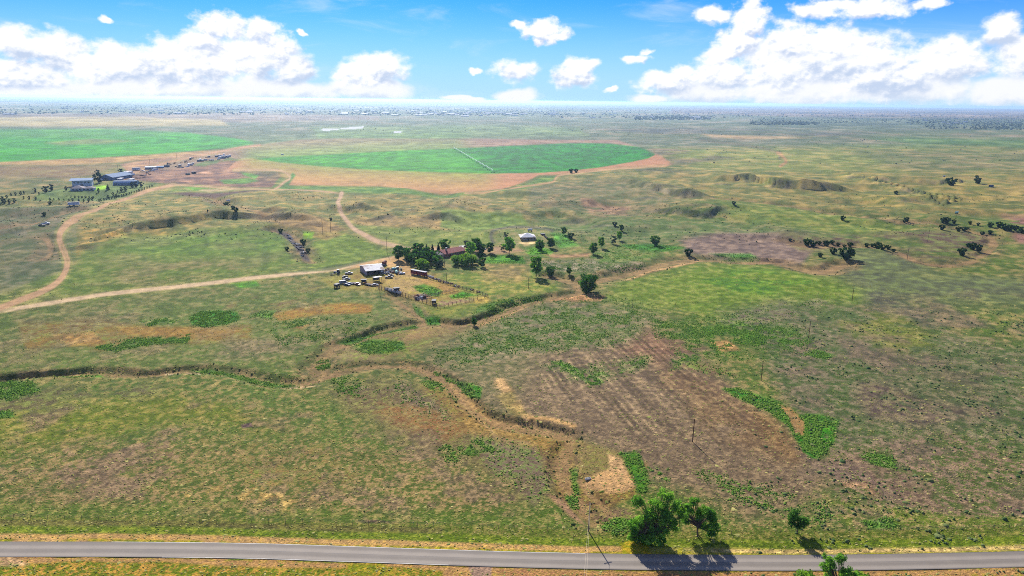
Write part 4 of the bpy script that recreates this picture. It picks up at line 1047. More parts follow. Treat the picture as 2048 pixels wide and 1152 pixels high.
M_GREYROOF = simple('grey_shingle', (134, 122, 118), 0.9, 0.15, 0.8)
M_REDROOF = simple('red_shingle', (142, 78, 68), 0.9, 0.16, 0.8)
M_BRICK = simple('brick_wall', (150, 106, 86), 0.9, 0.18, 1.2)
M_TAN = simple('tan_wall', (186, 160, 134), 0.85, 0.12, 0.7)
M_LILAC = simple('dusty_siding', (164, 146, 144), 0.85, 0.1, 0.7)
M_RED = simple('red_trailer_paint', (126, 36, 40), 0.55, 0.15, 0.8)
M_RUST = simple('rusty_iron', (134, 76, 54), 0.9, 0.3, 1.2)
M_CARW = simple('white_paint', (196, 198, 204), 0.6, 0.05, 1.0, spec=0.2)
M_CARB = simple('blue_paint', (58, 72, 104), 0.6, 0.1, 1.0, spec=0.2)
M_CARG = simple('grey_paint', (130, 132, 140), 0.6, 0.1, 1.0, spec=0.2)
M_CARR = simple('red_paint', (140, 52, 46), 0.45, 0.15, 1.0, spec=0.5)
M_CARK = simple('dark_paint', (40, 42, 52), 0.6, 0.1, 1.0, spec=0.2)
M_GREENP = simple('green_paint', (58, 104, 62), 0.5, 0.1, 1.0, spec=0.4)
M_TEALP = simple('pale_teal_plastic', (150, 200, 180), 0.5, 0.1, 1.0)
M_STRAW = simple('straw', (196, 166, 104), 0.95, 0.2, 3.0)
M_BARK = simple('bark', (92, 74, 62), 0.95, 0.25, 3.0)
M_BARE = simple('bare_twigs', (134, 118, 110), 0.95, 0.2, 3.0)
M_CONC = simple('concrete', (196, 186, 170), 0.9, 0.1, 1.0)

def leaf_mat(name, c0, c1, trans=0.35):
    mt = bpy.data.materials.new(name); mt.use_nodes = True; mt.node_tree.nodes.clear()
    b = NB(mt.node_tree)
    o = b.n('ShaderNodeOutputMaterial'); d = b.n('ShaderNodeBsdfDiffuse'); t = b.n('ShaderNodeBsdfTranslucent'); mx = b.n('ShaderNodeMixShader')
    at = b.n('ShaderNodeAttribute', attribute_name='tone')
    oi = b.n('ShaderNodeObjectInfo')
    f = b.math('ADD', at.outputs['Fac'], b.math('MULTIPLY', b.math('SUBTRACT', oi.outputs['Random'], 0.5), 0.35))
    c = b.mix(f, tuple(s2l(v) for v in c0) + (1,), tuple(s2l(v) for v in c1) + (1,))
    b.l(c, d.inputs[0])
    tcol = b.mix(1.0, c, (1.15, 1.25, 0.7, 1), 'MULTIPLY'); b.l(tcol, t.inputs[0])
    mx.inputs[0].default_value = trans
    b.l(d.outputs[0], mx.inputs[1]); b.l(t.outputs[0], mx.inputs[2]); b.l(mx.outputs[0], o.inputs[0])
    return mt
L_COTTON = leaf_mat('cottonwood_leaf', (78, 128, 50), (152, 194, 78), .5)
L_ELM = leaf_mat('elm_leaf', (48, 92, 40), (104, 148, 58), 0.36)
L_JUNIPER = leaf_mat('juniper_leaf', (22, 54, 36), (46, 84, 50), 0.15)
L_BRIGHT = leaf_mat('bright_leaf', (84, 128, 44), (136, 168, 64))
L_YELLOW = leaf_mat('yellow_leaf', (150, 160, 54), (190, 190, 80))
L_SHRUB = leaf_mat('shrub_leaf', (26, 62, 30), (60, 96, 42), 0.2)
L_GREY = leaf_mat('greyish_leaf', (84, 104, 78), (118, 130, 96), 0.2)

def attr_float(me, name, vals):
    at = me.attributes.new(name, 'FLOAT', 'POINT'); at.data.foreach_set('value', np.asarray(vals, np.float32))

# ------------------------------------------------------------------ paved road
def ribbon(name, mat, half0, half1, lift, P, kind=None, parent=None):
    T = np.gradient(P, axis=0); T /= np.linalg.norm(T, axis=1)[:, None]
    Nn = np.stack([-T[:, 1], T[:, 0]], 1)
    lanes = np.linspace(half0, half1, 7)
    vs = []; lv = []
    for c, nn in zip(P, Nn):
        for q in lanes:
            vs.append((c[0] + nn[0] * q, c[1] + nn[1] * q, lift)); lv.append((q - half0) / (half1 - half0))
    fs = []
    for i in range(len(P) - 1):
        for k in range(6):
            fs.append((i * 7 + k, (i + 1) * 7 + k, (i + 1) * 7 + k + 1, i * 7 + k + 1))
    me = bpy.data.meshes.new(name); me.from_pydata(vs, [], fs); me.update(); attr_float(me, 'lane', lv)
    me.materials.append(mat)
    o = link(bpy.data.objects.new(name, me), parent)
    if kind: o['kind'] = kind
    return o
ROAD_Z = 0.12
road = ribbon('paved_road', M_ASPH, -ROAD_HALF, ROAD_HALF, ROAD_Z, ROAD_W, 'structure')
sel = ROAD_W[(ROAD_W[:, 0] > -115) & (ROAD_W[:, 0] < 22)]
ribbon('edge_strip', M_EDGE, ROAD_HALF - 0.22, ROAD_HALF - 0.04, ROAD_Z + 0.006, sel, None, road)  # pale strips just inside the asphalt edges
ribbon('edge_strip', M_EDGE, -ROAD_HALF + 0.04, -ROAD_HALF + 0.22, ROAD_Z + 0.006, ROAD_W[(ROAD_W[:, 0] > -95) & (ROAD_W[:, 0] < -14)], None, road)
sh = MB()

# ------------------------------------------------------------------ weeds, shrubs, tufts: nobody could count them
def scatter_clumps(name, idx, size, hgt_, c0, c1, mat_name, seed, jit=1.0, nseg=5, trans=0.1):
    r = np.random.default_rng(seed)
    n = len(idx)
    x = X[idx] + r.uniform(-1, 1, n) * jit * DIST[idx] * 0.0012; y = Y[idx] + r.uniform(-1, 1, n) * jit * np.minimum(DIST[idx] * 0.004, 3)
    z = Z[idx]
    s = size * np.exp(r.normal(0, 0.35, n)); h = hgt_ * np.exp(r.normal(0, 0.35, n)) 
    k = nseg
    th = (np.arange(k) / k * 2 * np.pi)[None, :] + r.uniform(0, 6.28, n)[:, None]
    r1 = s[:, None] * 0.5 * r.uniform(0.75, 1.3, (n, k)); r2 = r1 * r.uniform(0.45, 0.8, (n, k))
    V = np.empty((n, 2 * k + 1, 3))
    V[:, :k, 0] = x[:, None] + r1 * np.cos(th); V[:, :k, 1] = y[:, None] + r1 * np.sin(th); V[:, :k, 2] = z[:, None] - 0.15
    V[:, k:2 * k, 0] = x[:, None] + r2 * np.cos(th + .5); V[:, k:2 * k, 1] = y[:, None] + r2 * np.sin(th + .5); V[:, k:2 * k, 2] = z[:, None] + h[:, None] * r.uniform(0.5, 0.9, (n, k))
    V[:, 2 * k, 0] = x + r.normal(0, .1, n) * s; V[:, 2 * k, 1] = y + r.normal(0, .1, n) * s; V[:, 2 * k, 2] = z + h
    a = np.arange(k); q = np.stack([a, (a + 1) % k, (a + 1) % k + k, a + k], 1); t = np.stack([a + k, (a + 1) % k + k, np.full(k, 2 * k)], 1)
    base = (np.arange(n) * (2 * k + 1))[:, None, None]
    Q = (q[None] + base).reshape(-1, 4); T = (t[None] + base).reshape(-1, 3)
    me = bpy.data.meshes.new(name)
    me.vertices.add(n * (2 * k + 1)); me.vertices.foreach_set('co', V.astype(np.float32).ravel())
    me.loops.add(Q.size + T.size); me.loops.foreach_set('vertex_index', np.concatenate([Q.ravel(), T.ravel()]).astype(np.int32))
    nq, nt_ = len(Q), len(T)
    me.polygons.add(nq + nt_)
    me.polygons.foreach_set('loop_start', np.concatenate([np.arange(nq) * 4, nq * 4 + np.arange(nt_) * 3]).astype(np.int32))
    me.polygons.foreach_set('loop_total', np.concatenate([np.full(nq, 4), np.full(nt_, 3)]).astype(np.int32))
    me.update(calc_edges=True)
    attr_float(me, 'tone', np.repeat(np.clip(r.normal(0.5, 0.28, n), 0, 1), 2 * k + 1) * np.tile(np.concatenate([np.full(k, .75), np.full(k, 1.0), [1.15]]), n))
    me.materials.append(leaf_mat(mat_name, c0, c1, trans))
    ob = link(bpy.data.objects.new(name, me)); ob['kind'] = 'stuff'
    return ob

def pick(weight, n, seed):
    r = np.random.default_rng(seed)
    p = weight / weight.sum()
    return r.choice(len(weight), n, p=p)

inview = front & (np.abs(PX - 1024) < 1200) & (PY < 1230) & (PY > 300)
free = (KLASS == 0)
rd, _ = polydist(X, Y, ROAD_W[(ROAD_W[:, 1] > 40) & (np.abs(ROAD_W[:, 0]) < 400)], False)
off_road = rd > ROAD_HALF + 1.2
# area of land belonging to each mesh point, up to a factor
cell = DIST ** 3
wcell = DIST ** 1.6
fieldw = WEED * inview * free * off_road * (DIST < 700)
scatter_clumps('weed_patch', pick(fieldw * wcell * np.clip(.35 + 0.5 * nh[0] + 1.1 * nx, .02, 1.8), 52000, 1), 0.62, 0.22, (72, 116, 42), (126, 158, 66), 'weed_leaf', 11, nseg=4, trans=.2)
# bunch grass over the near prairie
gw = inview * free * off_road * (DIST < 520) * (PY > 540) * np.clip(0.55 + 0.6 * nh[1] + 0.4 * nm[0], .08, 1.4)
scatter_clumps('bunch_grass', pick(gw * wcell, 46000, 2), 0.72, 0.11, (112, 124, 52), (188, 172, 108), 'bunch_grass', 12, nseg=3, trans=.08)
# sage and yucca dots on the hills
hillm = front * sst(PY, 385, 400) * (1 - sst(PY, 470, 490)) * (KLASS == 0) * (np.abs(PX - 1024) < 1100)
sw = hillm * np.clip(nm[1] + .15, 0, 1) * np.where(PX < 1060, 1.0, 0.7)
scatter_clumps('sagebrush', pick(sw * DIST ** 1.2, 2200, 3), 1.1, 0.45, (50, 62, 42), (84, 92, 58), 'sage_leaf', 13)
near = inview * free * off_road * (PY > 620) * (PX > 1500) * np.clip(nh[0] + nm[0] * .5, 0, 1)
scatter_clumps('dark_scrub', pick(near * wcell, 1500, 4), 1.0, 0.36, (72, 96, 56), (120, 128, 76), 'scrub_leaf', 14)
bankw = front * BANK * (1 - BED) * free * (DIST < 1200)
scatter_clumps('bank_brush', pick(bankw * wcell, 800, 5), 0.9, 0.4, (66, 86, 42), (132, 126, 74), 'bank_leaf', 15)

# ------------------------------------------------------------------ trees
def crown_mesh(name, mat, blobs, nleaf, leaf, seed, droop=0.0, hollow=0.35):
    r = np.random.default_rng(seed)
    B = np.asarray(blobs, float)           # x y z rx rz
    vol = B[:, 3] ** 2 * B[:, 4]
    bi = r.choice(len(B), nleaf, p=vol / vol.sum())
    d = r.normal(size=(nleaf, 3)); d /= np.linalg.norm(d, axis=1)[:, None]
    rad = (hollow + (1 - hollow) * r.random(nleaf) ** 0.6)
    C = B[bi, :3] + d * rad[:, None] * np.stack([B[bi, 3], B[bi, 3], B[bi, 4]], 1)
    C[:, 2] -= droop * r.random(nleaf) * rad
    nrm = d + r.normal(0, .7, (nleaf, 3)); nrm /= np.linalg.norm(nrm, axis=1)[:, None]
    a = np.cross(nrm, r.normal(size=(nleaf, 3))); a /= np.linalg.norm(a, axis=1)[:, None]
    b_ = np.cross(nrm, a)
    s = leaf * np.exp(r.normal(0, .3, nleaf))[:, None]
    V = np.stack([C - a * s, C - b_ * s * .62, C + a * s, C + b_ * s * .62], 1)
    me = bpy.data.meshes.new(name)
    me.vertices.add(nleaf * 4); me.vertices.foreach_set('co', V.astype(np.float32).ravel())
    me.loops.add(nleaf * 4); me.loops.foreach_set('vertex_index', np.arange(nleaf * 4, dtype=np.int32))
    me.polygons.add(nleaf); me.polygons.foreach_set('loop_start', np.arange(0, nleaf * 4, 4, dtype=np.int32)); me.polygons.foreach_set('loop_total', np.full(nleaf, 4, np.int32))
    me.update(calc_edges=True)
    tone = np.clip(0.38 + 0.38 * r.normal(size=len(B))[bi] + r.normal(0, .2, nleaf), 0, 1)
    attr_float(me, 'tone', np.repeat(tone, 4))
    me.materials.append(mat)
    return me

def trunk_mesh(name, mat, blobs, h0, r0, seed, lean=0.0, many=1):
    rr_ = random.Random(seed); mb = MB()
    for t in range(many):
        ox = 0 if many == 1 else rr_.uniform(-1, 1) * r0 * 4; oy = 0 if many == 1 else rr_.uniform(-1, 1) * r0 * 4
        fork = Vector((ox + lean * h0 + rr_.uniform(-.1, .1) * h0, oy + rr_.uniform(-.1, .1) * h0, h0))
        mb.tube((ox, oy, -0.5), (ox + (fork.x - ox) * .4, oy + (fork.y - oy) * .4, h0 * .5), r0, r0 * .8, 7)
        mb.tube((ox + (fork.x - ox) * .4, oy + (fork.y - oy) * .4, h0 * .5), fork, r0 * .8, r0 * .65, 7)
        for i, bl in enumerate(blobs):
            if many > 1 and i % many != t: continue
            tip = Vector(bl[:3]); mid = fork.lerp(tip, .5) + Vector((rr_.uniform(-.3, .3), rr_.uniform(-.3, .3), rr_.uniform(-.1, .5))) * bl[3] * .5
            mb.tube(fork, mid, r0 * .5, r0 * .3, 5, False); mb.tube(mid, tip, r0 * .3, r0 * .1, 4, False)
            for q in range(2):
                e = tip + Vector((rr_.uniform(-1, 1), rr_.uniform(-1, 1), rr_.uniform(-.2, .9))) * bl[3] * .7
                mb.tube(mid.lerp(tip, .5), e, r0 * .14, r0 * .05, 3, False)
    return mb.mesh(name, mat)

def blobs_round(h, wd, n, seed, low=0.25, flat=1.0, top=0.62):
    """crown lobes for a tree h tall and wd wide"""
    rr_ = random.Random(seed); o = []
    for i in range(n):
        z = h * (low + (1 - low) * ((i + .5) / n) * .92)
        k = 1 - ((z / h - top) / .55) ** 2
        R = wd / 2 * max(.25, k) * .66
        t = i * 2.399 + rr_.uniform(-.5, .5); q = R * rr_.uniform(.45, 1.0) * (0.3 if i == n - 1 else 1)
        s = wd * rr_.uniform(.085, .17)
        o.append((q * math.cos(t), q * math.sin(t), min(z, h - s * .8), s, s * rr_.uniform(.7, .95) * flat))
    return o

TREES = {}
def proto(key, h, wd, n, seed, mat, nleaf, leaf, low, trunk, **kw):
    bl = kw.pop('blobs', None) or blobs_round(h, wd, n, seed, low, kw.pop('flat', 1.0), kw.pop('top', .62))
    TREES[key] = (crown_mesh('crown', mat, bl, nleaf, leaf, seed, kw.get('droop', 0), kw.get('hollow', .35)),
                  trunk_mesh('trunk', M_BARK, bl, h * trunk, kw.get('r0', h * .022), seed, kw.get('lean', 0), kw.get('many', 1)), h)
def lobes(L_, seed, k=9):
    rr_ = random.Random(seed); o = []
    for x, y, z, r in L_:
        for _ in range(k):
            d = Vector((rr_.gauss(0, 1), rr_.gauss(0, 1), rr_.gauss(0, .8))).normalized() * r * rr_.uniform(.3, .8)
            o.append((x + d.x, y + d.y, max(.5, z + d.z), r * rr_.uniform(.42, .7), r * rr_.uniform(.36, .6)))
    return o
proto('big_cottonwood', 13, 17, 0, 1, L_COTTON, 13500, .20, .03, .22, r0=.24, many=3, droop=.5, hollow=.1, blobs=lobes([(2.1, 2.5, 11.2, 2.0), (-.6, 1.5, 9.6, 1.9), (4.6, 1, 8.8, 1.9), (-5.0, 1.5, 9.4, 1.7), (-2.2, 0, 7.0, 1.9), (2.4, -1, 6.2, 2.2), (6.3, 0, 7.2, 1.5), (-4.4, -1, 2.6, 2.0), (-6.0, 0, 4.8, 1.6), (-1.4, -1.5, 2.6, 1.9), (.9, -1, 3.2, 1.7), (1.5, 0, 8.6, 2.0), (-3.6, .5, 5.0, 1.5), (-3.0, -1.5, 1.3, 1.7), (-5.4, -.5, 1.6, 1.6), (.6, -1.5, 1.4, 1.6), (4.2, -.5, 4.4, 1.6)], 41))
proto('side_cottonwood', 11, 14, 0, 2, L_COTTON, 8200, .20, .10, .25, r0=.22, many=2, droop=.5, hollow=.1, blobs=lobes([(-.8, 1.5, 10.0, 1.5), (-2.6, 0, 8.8, 1.6), (1.5, 0, 7.6, 1.9), (4.4, 0, 5.8, 2.0), (5.3, -.5, 3.2, 1.6), (2.4, -1, 3.4, 1.5), (-3.6, .5, 6.8, 1.6), (-4.2, 1, 8.8, 1.1), (3.4, 1, 7.4, 1.4), (.2, 0, 5.8, 1.4), (3.9, -1, 1.6, 1.5), (-2.6, .5, 4.6, 1.4)], 42))
proto('lone', 8, 7, 10, 3, L_ELM, 2600, .22, .2, .18, r0=.2, hollow=.2,
      blobs=[(-1.9, 0, 5.9, 1.5, 1.7), (-1.5, .6, 4.3, 1.5, 1.5), (-2.1, -.4, 3.4, 1.2, 1.2), (-.9, .2, 7.0, 1.0, 1.0), (1.5, 0, 4.3, 1.5, 1.3), (2.1, .4, 3.3, 1.35, 1.3), (.6, -.5, 3.0, 1.3, 1.2), (1.9, -.7, 4.0, 1.1, 1.0), (.2, .5, 4.4, 1.1, 1.1), (0, 0, 2.3, 1.2, .9)])
proto('round_a', 10, 9, 22, 4, L_ELM, 1500, .42, .18, .2)
proto('round_b', 10, 11, 26, 5, L_ELM, 1700, .44, .12, .18, many=2)
proto('tall_open', 12, 9, 22, 6, L_COTTON, 1500, .45, .2, .25, hollow=.15, lean=.1)
proto('bush', 5, 8, 20, 7, L_BRIGHT, 1100, .34, .1, .1, many=2)
proto('dark_bush', 4, 6, 16, 8, L_SHRUB, 800, .32, .08, .1, many=2)
proto('yellow', 6, 6, 9, 9, L_YELLOW, 700, .34, .15, .2)
proto('grey', 7, 7, 9, 10, L_GREY, 700, .36, .15, .25, hollow=.1)
cone = [(0.3 * math.cos(i * 2.4), 0.3 * math.sin(i * 2.4), 1.0 + i * 0.85, 1.75 - i * 0.2, 1.0) for i in range(8)]
proto('juniper', 8, 4, 8, 11, L_JUNIPER, 900, .34, .1, .12, blobs=cone, hollow=.45)
proto('small_round', 4.5, 4.2, 7, 12, L_JUNIPER, 320, .42, .14, .14)
proto('wide_dark', 11, 14, 34, 13, L_ELM, 2600, .42, .1, .15, many=2, hollow=.2)

def tree(key, px, py, hpx, label, group=None, wid=1.0, seed=None, name='tree', cat='tree'):
    x, y, z = spot(px, py)
    hm_ = tall(px, py, hpx)
    cr, tr, h = TREES[key]
    s = hm_ / h
    r = random.Random(int(px * 7 + py * 13))
    t = thing(name, label, cat, (x, y, z - 0.05), (0.0 if seed == 'fix' else r.uniform(0, 6.28)), group, (s * wid, s * wid, s))
    put(cr, 'crown', t); put(tr, 'trunk', t)
    return t

tree('big_cottonwood', 1313, 1079, 92, 'tallest bright green cottonwood by the paved road, left of its twin', wid=1.0, seed='fix', name='cottonwood_tree')
tree('side_cottonwood', 1390, 1070, 70, 'spreading cottonwood right of the tallest roadside tree, pale forked trunk', wid=1.0, seed='fix', name='cottonwood_tree')
tree('side_cottonwood', 1284, 1083, 58, 'low leaning cottonwood at the left foot of the tallest roadside tree', wid=.85, name='cottonwood_tree')
tree('lone', 1594, 1065, 46, 'lone two-lobed dark tree standing by the roadside fence', seed='fix', name='elm_tree')
tree('side_cottonwood', 1672, 1196, 82, 'open-crowned tree cut off by the bottom edge, in front of the paved road', wid=.85, name='cottonwood_tree')
tree('bush', 1612, 1176, 34, 'bright green bush at the near edge of the paved road, cut by the frame', name='bush', cat='bush')
tree('bush', 1722, 1176, 30, 'green bush right of the open-crowned tree at the bottom edge', name='bush', cat='bush')
GR = 'trees of the ranch grove'
G = [('round_a', 797, 520, 26, 'first dark tree at the left end of the ranch grove, beside the track'), ('round_b', 820, 522, 24, 'broad tree in the ranch grove just right of the first one'),
     ('round_a', 836, 518, 28, 'tallest tree in the left part of the ranch grove'), ('round_b', 848, 528, 24, 'dark tree at the front of the ranch grove above the olive bush'),
     ('round_a', 864, 524, 20, 'middle tree of the ranch grove, left of the red-roofed house'), ('round_b', 876, 532, 20, 'dark tree before the left wing of the red-roofed house'),
     ('round_a', 812, 515, 18, 'small tree at the back of the ranch grove by the track'), ('grey', 882, 535, 14, 'greyish half-bare tree before the red-roofed house'),
     ('bush', 845, 537, 17, 'olive green round bush in front of the ranch grove, left of the red trailer'),
     ('round_b', 829, 529, 20, 'low dark tree in the thick of the ranch grove, left'), ('round_a', 856, 519, 22, 'dark tree in the thick of the ranch grove, right'), ('round_b', 871, 519, 17, 'low dark tree by the grey wing of the ranch house'), ('round_a', 845, 520, 22, 'dark tree in the middle of the ranch grove, behind the olive bush'),
     ('juniper', 853, 501, 13, 'leftmost of the three dark conifers behind the ranch grove'), ('juniper', 865, 502, 14, 'middle one of the three dark conifers behind the ranch grove'),
     ('juniper', 877, 502, 16, 'rightmost of the three dark conifers behind the ranch grove'), ('round_b', 890, 503, 23, 'big round dark tree right of the three conifers'),
     ('yellow', 888, 508, 12, 'small yellow-green tree before the big round dark tree'), ('grey', 934, 500, 18, 'thin greyish tree behind the red-roofed house'),
     ('round_a', 954, 503, 24, 'tall dark tree at the right end of the red-roofed house'), ('tall_open', 942, 514, 28, 'open tree overhanging the right end of the red roof'),
     ('round_b', 962, 506, 18, 'low dark tree right of the red-roofed house'), ('bush', 914, 529, 16, 'bright green bush left in the row before the red-roofed house'),
     ('bush', 931, 531, 21, 'biggest bright green bush before the red-roofed house'), ('bush', 944, 528, 15, 'bright green bush right in the row before the red-roofed house'),
     ('round_a', 964, 534, 17, 'single round tree right of the bright green bushes'), ('round_a', 980, 506, 19, 'dark tree standing alone between the red-roofed house and the tall leafy tree'),
     ('tall_open', 1018, 508, 31, 'tall leafy tree below the pale hip-roofed house'), ('grey', 1004, 501, 12, 'small greyish tree left of the tall leafy tree'),
     ('grey', 1011, 477, 12, 'grey-green tree beside the pale hip-roofed house'), ('round_b', 1079, 500, 19, 'dark tree below and right of the pale hip-roofed house'),
     ('round_a', 1102, 496, 18, 'dark tree at the foot of the dark chute'), ('dark_bush', 960, 515, 8, 'low dark bush between the red-roofed house and the bare yard')]
for k, px, py, hp, lb in G: tree(k, px, py, hp * 1.12, lb, GR, 1.0 if k == 'juniper' else 1.22)
CT = 'trees along the dry creek'
for k, px, py, hp, lb in [('tall_open', 1072, 553, 38, 'tallest dark tree on the dry creek bend right of the corral'), ('wide_dark', 1100, 552, 18, 'wide low dark tree right of the tallest creek tree'), ('round_a', 1138, 555, 19, 'round dark tree right of the wide low one, creek bend'),
        ('wide_dark', 1176, 585, 34, 'broad dark tree alone in the creek bed, largest in the middle'), ('round_a', 1186, 508, 21, 'dark tree with clear trunk and shadow, right of the bare pink ground'), ('tall_open', 1202, 496, 21, 'leafy tree right behind the dark one with a clear trunk'),
        ('tall_open', 1238, 481, 18, 'slender tree on the lower slope right of the leafy pair'), ('round_a', 1243, 462, 12, 'small dark tree upslope under the pink bluff'), ('grey', 1226, 488, 16, 'pale thin tree left of the slender slope tree'),
        ('round_a', 1128, 469, 14, 'dark tree on the slope above the green strip'), ('dark_bush', 1141, 476, 10, 'dark bush just right of the slope tree'), ('round_b', 1310, 491, 19, 'single round tree on the bright green strip'),
        ('dark_bush', 1376, 511, 13, 'dark bush at the head of the dry creek'), ('round_a', 949, 651, 14, 'small green tree in the near creek bed'), ('dark_bush', 1230, 452, 8, 'small bush at the foot of the pink bluff')]:
    tree(k, px, py, hp * 1.08, lb, CT, 1.15)
SG = 'dark shrubs along the far gully'
SH = [(1692, 521, 28, 1.1, 'biggest dark shrub on the far gully, right of the bare twigs'), (1666, 508, 13, 1, 'dark shrub left of the biggest gully shrub'), (1640, 514, 9, 1, 'small dark shrub below the gully thicket')]
for px, py, hp, wd, lb in SH: tree('dark_bush', px, py, hp, lb, SG, wd, name='shrub', cat='shrub')
ROW1 = [(1580, 484, 9), (1613, 491, 12), (1626, 492, 13), (1638, 490, 10), (1652, 491, 9), (1664, 491, 9), (1676, 492, 8), (1688, 493, 9), (1700, 494, 8), (1733, 493, 8), (1744, 495, 9), (1755, 497, 10), (1765, 498, 10), (1776, 499, 10), (1787, 503, 10)]
for i, (px, py, hp) in enumerate(ROW1): tree('dark_bush', px, py + (i * 7 % 5 - 2) * .7, hp * (.65 + (i * 5 % 7) * .1), 'dark shrub in the long hedge-like row on the far gully', 'row of shrubs on the far gully', 1.15, name='shrub', cat='shrub')
ROW2 = [(1813, 443, 9), (1809, 444, 6), (1894, 444, 10), (1886, 442, 7), (1908, 446, 7), (1884, 460, 11), (1916, 463, 10), (1928, 463, 10), (1936, 462, 8), (1980, 453, 9), (1998, 455, 12), (2010, 459, 12), (2020, 461, 12), (2030, 461, 11), (2044, 466, 12), (1964, 470, 8), (1980, 468, 8), (1940, 448, 6), (1956, 450, 5)]
for px, py, hp in ROW2: tree('dark_bush', px, py, hp, ('dark shrub of the pair at the left end of the upper right band' if px < 1830 else 'dark shrub in the upper line of the right hand band' if (py < 452 and px < 1970) else 'dark shrub in the lower line of the right hand band' if px < 1950 else 'dark shrub by the head of the pale gully bank' if py > 467 and px < 2000 else 'dark shrub in the thick cluster near the right frame edge'), 'scattered shrubs at the upper right', 1.0, name='shrub', cat='shrub')
for px, py, hp, lb in [(1923, 511, 15, 'round dark shrub low in the loop of the far gully'), (1944, 499, 14, 'dark shrub upper in the loop of the far gully'), (1957, 502, 13, 'dark shrub by the pale gully bank on its left'), (1936, 494, 8, 'small shrub at the top of the gully loop'),
                   (1904, 364, 9, 'flat dark thicket behind the eroded bank at the upper right'), (1955, 367, 12, 'bushy shrub alone on the plain at the upper right'), (1953, 356, 6, 'small shrub behind the bushy one at the upper right'), (1792, 387, 6, 'small dark shrub on the eroded bank'),
                   (1685, 439, 8, 'small shrub on the dark line across the right hills'), (1468, 409, 7, 'small shrub at the left end of the dark line across the right hills'), (1142, 346, 9, 'dark bush at the near edge of the green half circle'), (1152, 345, 8, 'lower dark bush beside the one at the green half circle')]:
    tree('dark_bush', px, py, hp, lb, None, 1.25 if px == 1904 else 1.0, name='shrub', cat='shrub')
for i, (px, py, hp) in enumerate([(452, 413, 9), (457, 414, 7), (466, 420, 9), (472, 423, 9)]):
    tree('dark_bush', px, py, hp, 'dark bush in the draw above the left bluffs', 'bushes in the draw above the bluffs', 1.0, name='bush', cat='bush')
for px, py, hp, lb in [(607, 489, 11, 'dark bush on the right bank of the dump-filled gully'), (616, 505, 9, 'dark bush below the dump in the gully'), (574, 501, 8, 'low dark bush left of the dump-filled gully'), (561, 466, 9, 'bush at the head of the dump-filled gully'), (662, 440, 5, 'tiny dark bush above the centre track'), (89, 432, 8, 'small green bush on the slope below the homestead'), (100, 409, 7, 'reddish dark bush below the homestead')]:
    tree('dark_bush', px, py, hp, lb, None, name='bush', cat='bush')
# homestead plantings, left
for px, py, hp in [(5, 399, 7), (14, 396, 7), (23, 394, 8), (32, 392, 8), (42, 390, 8), (49, 388, 7)]: tree('small_round', px, py, hp, 'small dark tree in the row along the homestead drive', 'young trees along the homestead drive')
for px, py, hp, lb in [(10, 408, 11, 'left one of the three dark trees at the frame edge below the drive'), (20, 408, 10, 'middle one of the three dark trees at the frame edge below the drive'), (29, 406, 10, 'right one of the three dark trees at the frame edge below the drive'),
                   (70, 385, 9, 'dark tree left of the pair before the homestead'), (90, 386, 14, 'left tree of the taller pair before the homestead'), (102, 381, 13, 'right tree of the taller pair before the homestead'), (132, 381, 9, 'dark tree at the left corner of the low grey-roofed house'),
                   (197, 366, 22, 'tall tree between the white house and the blue barn'), (189, 360, 12, 'bush right of the white house'), (195, 351, 12, 'dark tree at the left end of the blue barn'), (241, 348, 11, 'dark tree behind the right end of the blue barn'),
                   (216, 380, 13, 'dark conifer on the bright lawn'), (197, 384, 8, 'bush at the front of the bright lawn'), (264, 376, 13, 'left one of the dark trees right of the long grey shed'), (274, 375, 13, 'middle one of the dark trees right of the long grey shed'), (284, 374, 11, 'right one of the dark trees right of the long grey shed')]:
    tree('juniper' if 'conifer' in lb else 'small_round', px, py, hp, lb, None, 1.15)
for px, py, hp in [(47, 398, 6), (58, 399, 7), (71, 400, 7), (79, 390, 6), (100, 401, 6), (108, 402, 6), (118, 402, 6), (128, 403, 6), (138, 403, 6), (146, 403, 7), (158, 403, 6), (168, 404, 6), (178, 404, 8), (184, 402, 8), (236, 388, 8), (243, 384, 10), (252, 382, 10), (226, 392, 8), (232, 396, 8), (216, 397, 7)]:
    tree('small_round', px, py, hp, 'small shrub planted in the homestead garden', 'shrubs of the homestead garden', 1.1, name='shrub', cat='shrub')
for k in range(22):
    t = k / 21.0
    tree('small_round', 198 + t * 106, 403 - t * 30 + 3 * math.sin(t * 3.1), 5.5 - t * 1.5, 'clipped shrub in the hedge between homestead garden and track', 'hedge along the homestead garden', 1.35, name='hedge_shrub', cat='shrub')
for k in range(10):
    tree('small_round', 120 + k * 7.4, 394.5 + 0.25 * k, 4.5, 'low shrub in the second garden hedge of the homestead', 'inner hedge of the homestead garden', 1.5, name='hedge_shrub', cat='shrub')
# bare trees
def bare(px, py, hpx, label, seed):
    x, y, z = spot(px, py); h = tall(px, py, hpx)
    bl = blobs_round(h, h * .7, 12, seed, .3)
    t = thing('bare_tree', label, 'tree', (x, y, z - .05)); put(trunk_mesh('branches', M_BARE, bl, h * .3, h * .02, seed), 'branches', t)
bare(889, 534, 15, 'leafless grey tree in front of the red-roofed house', 21)
bare(1100, 472, 8, 'small leafless tree right of the dark chute', 22)
bare(1425, 1067, 22, 'leafless tree just right of the two roadside cottonwoods', 23)
bare(1245, 492, 14, 'leafless tree on the green strip', 24)
bare(280, 371, 7, 'leafless tree at the far end of the homestead garden', 25)

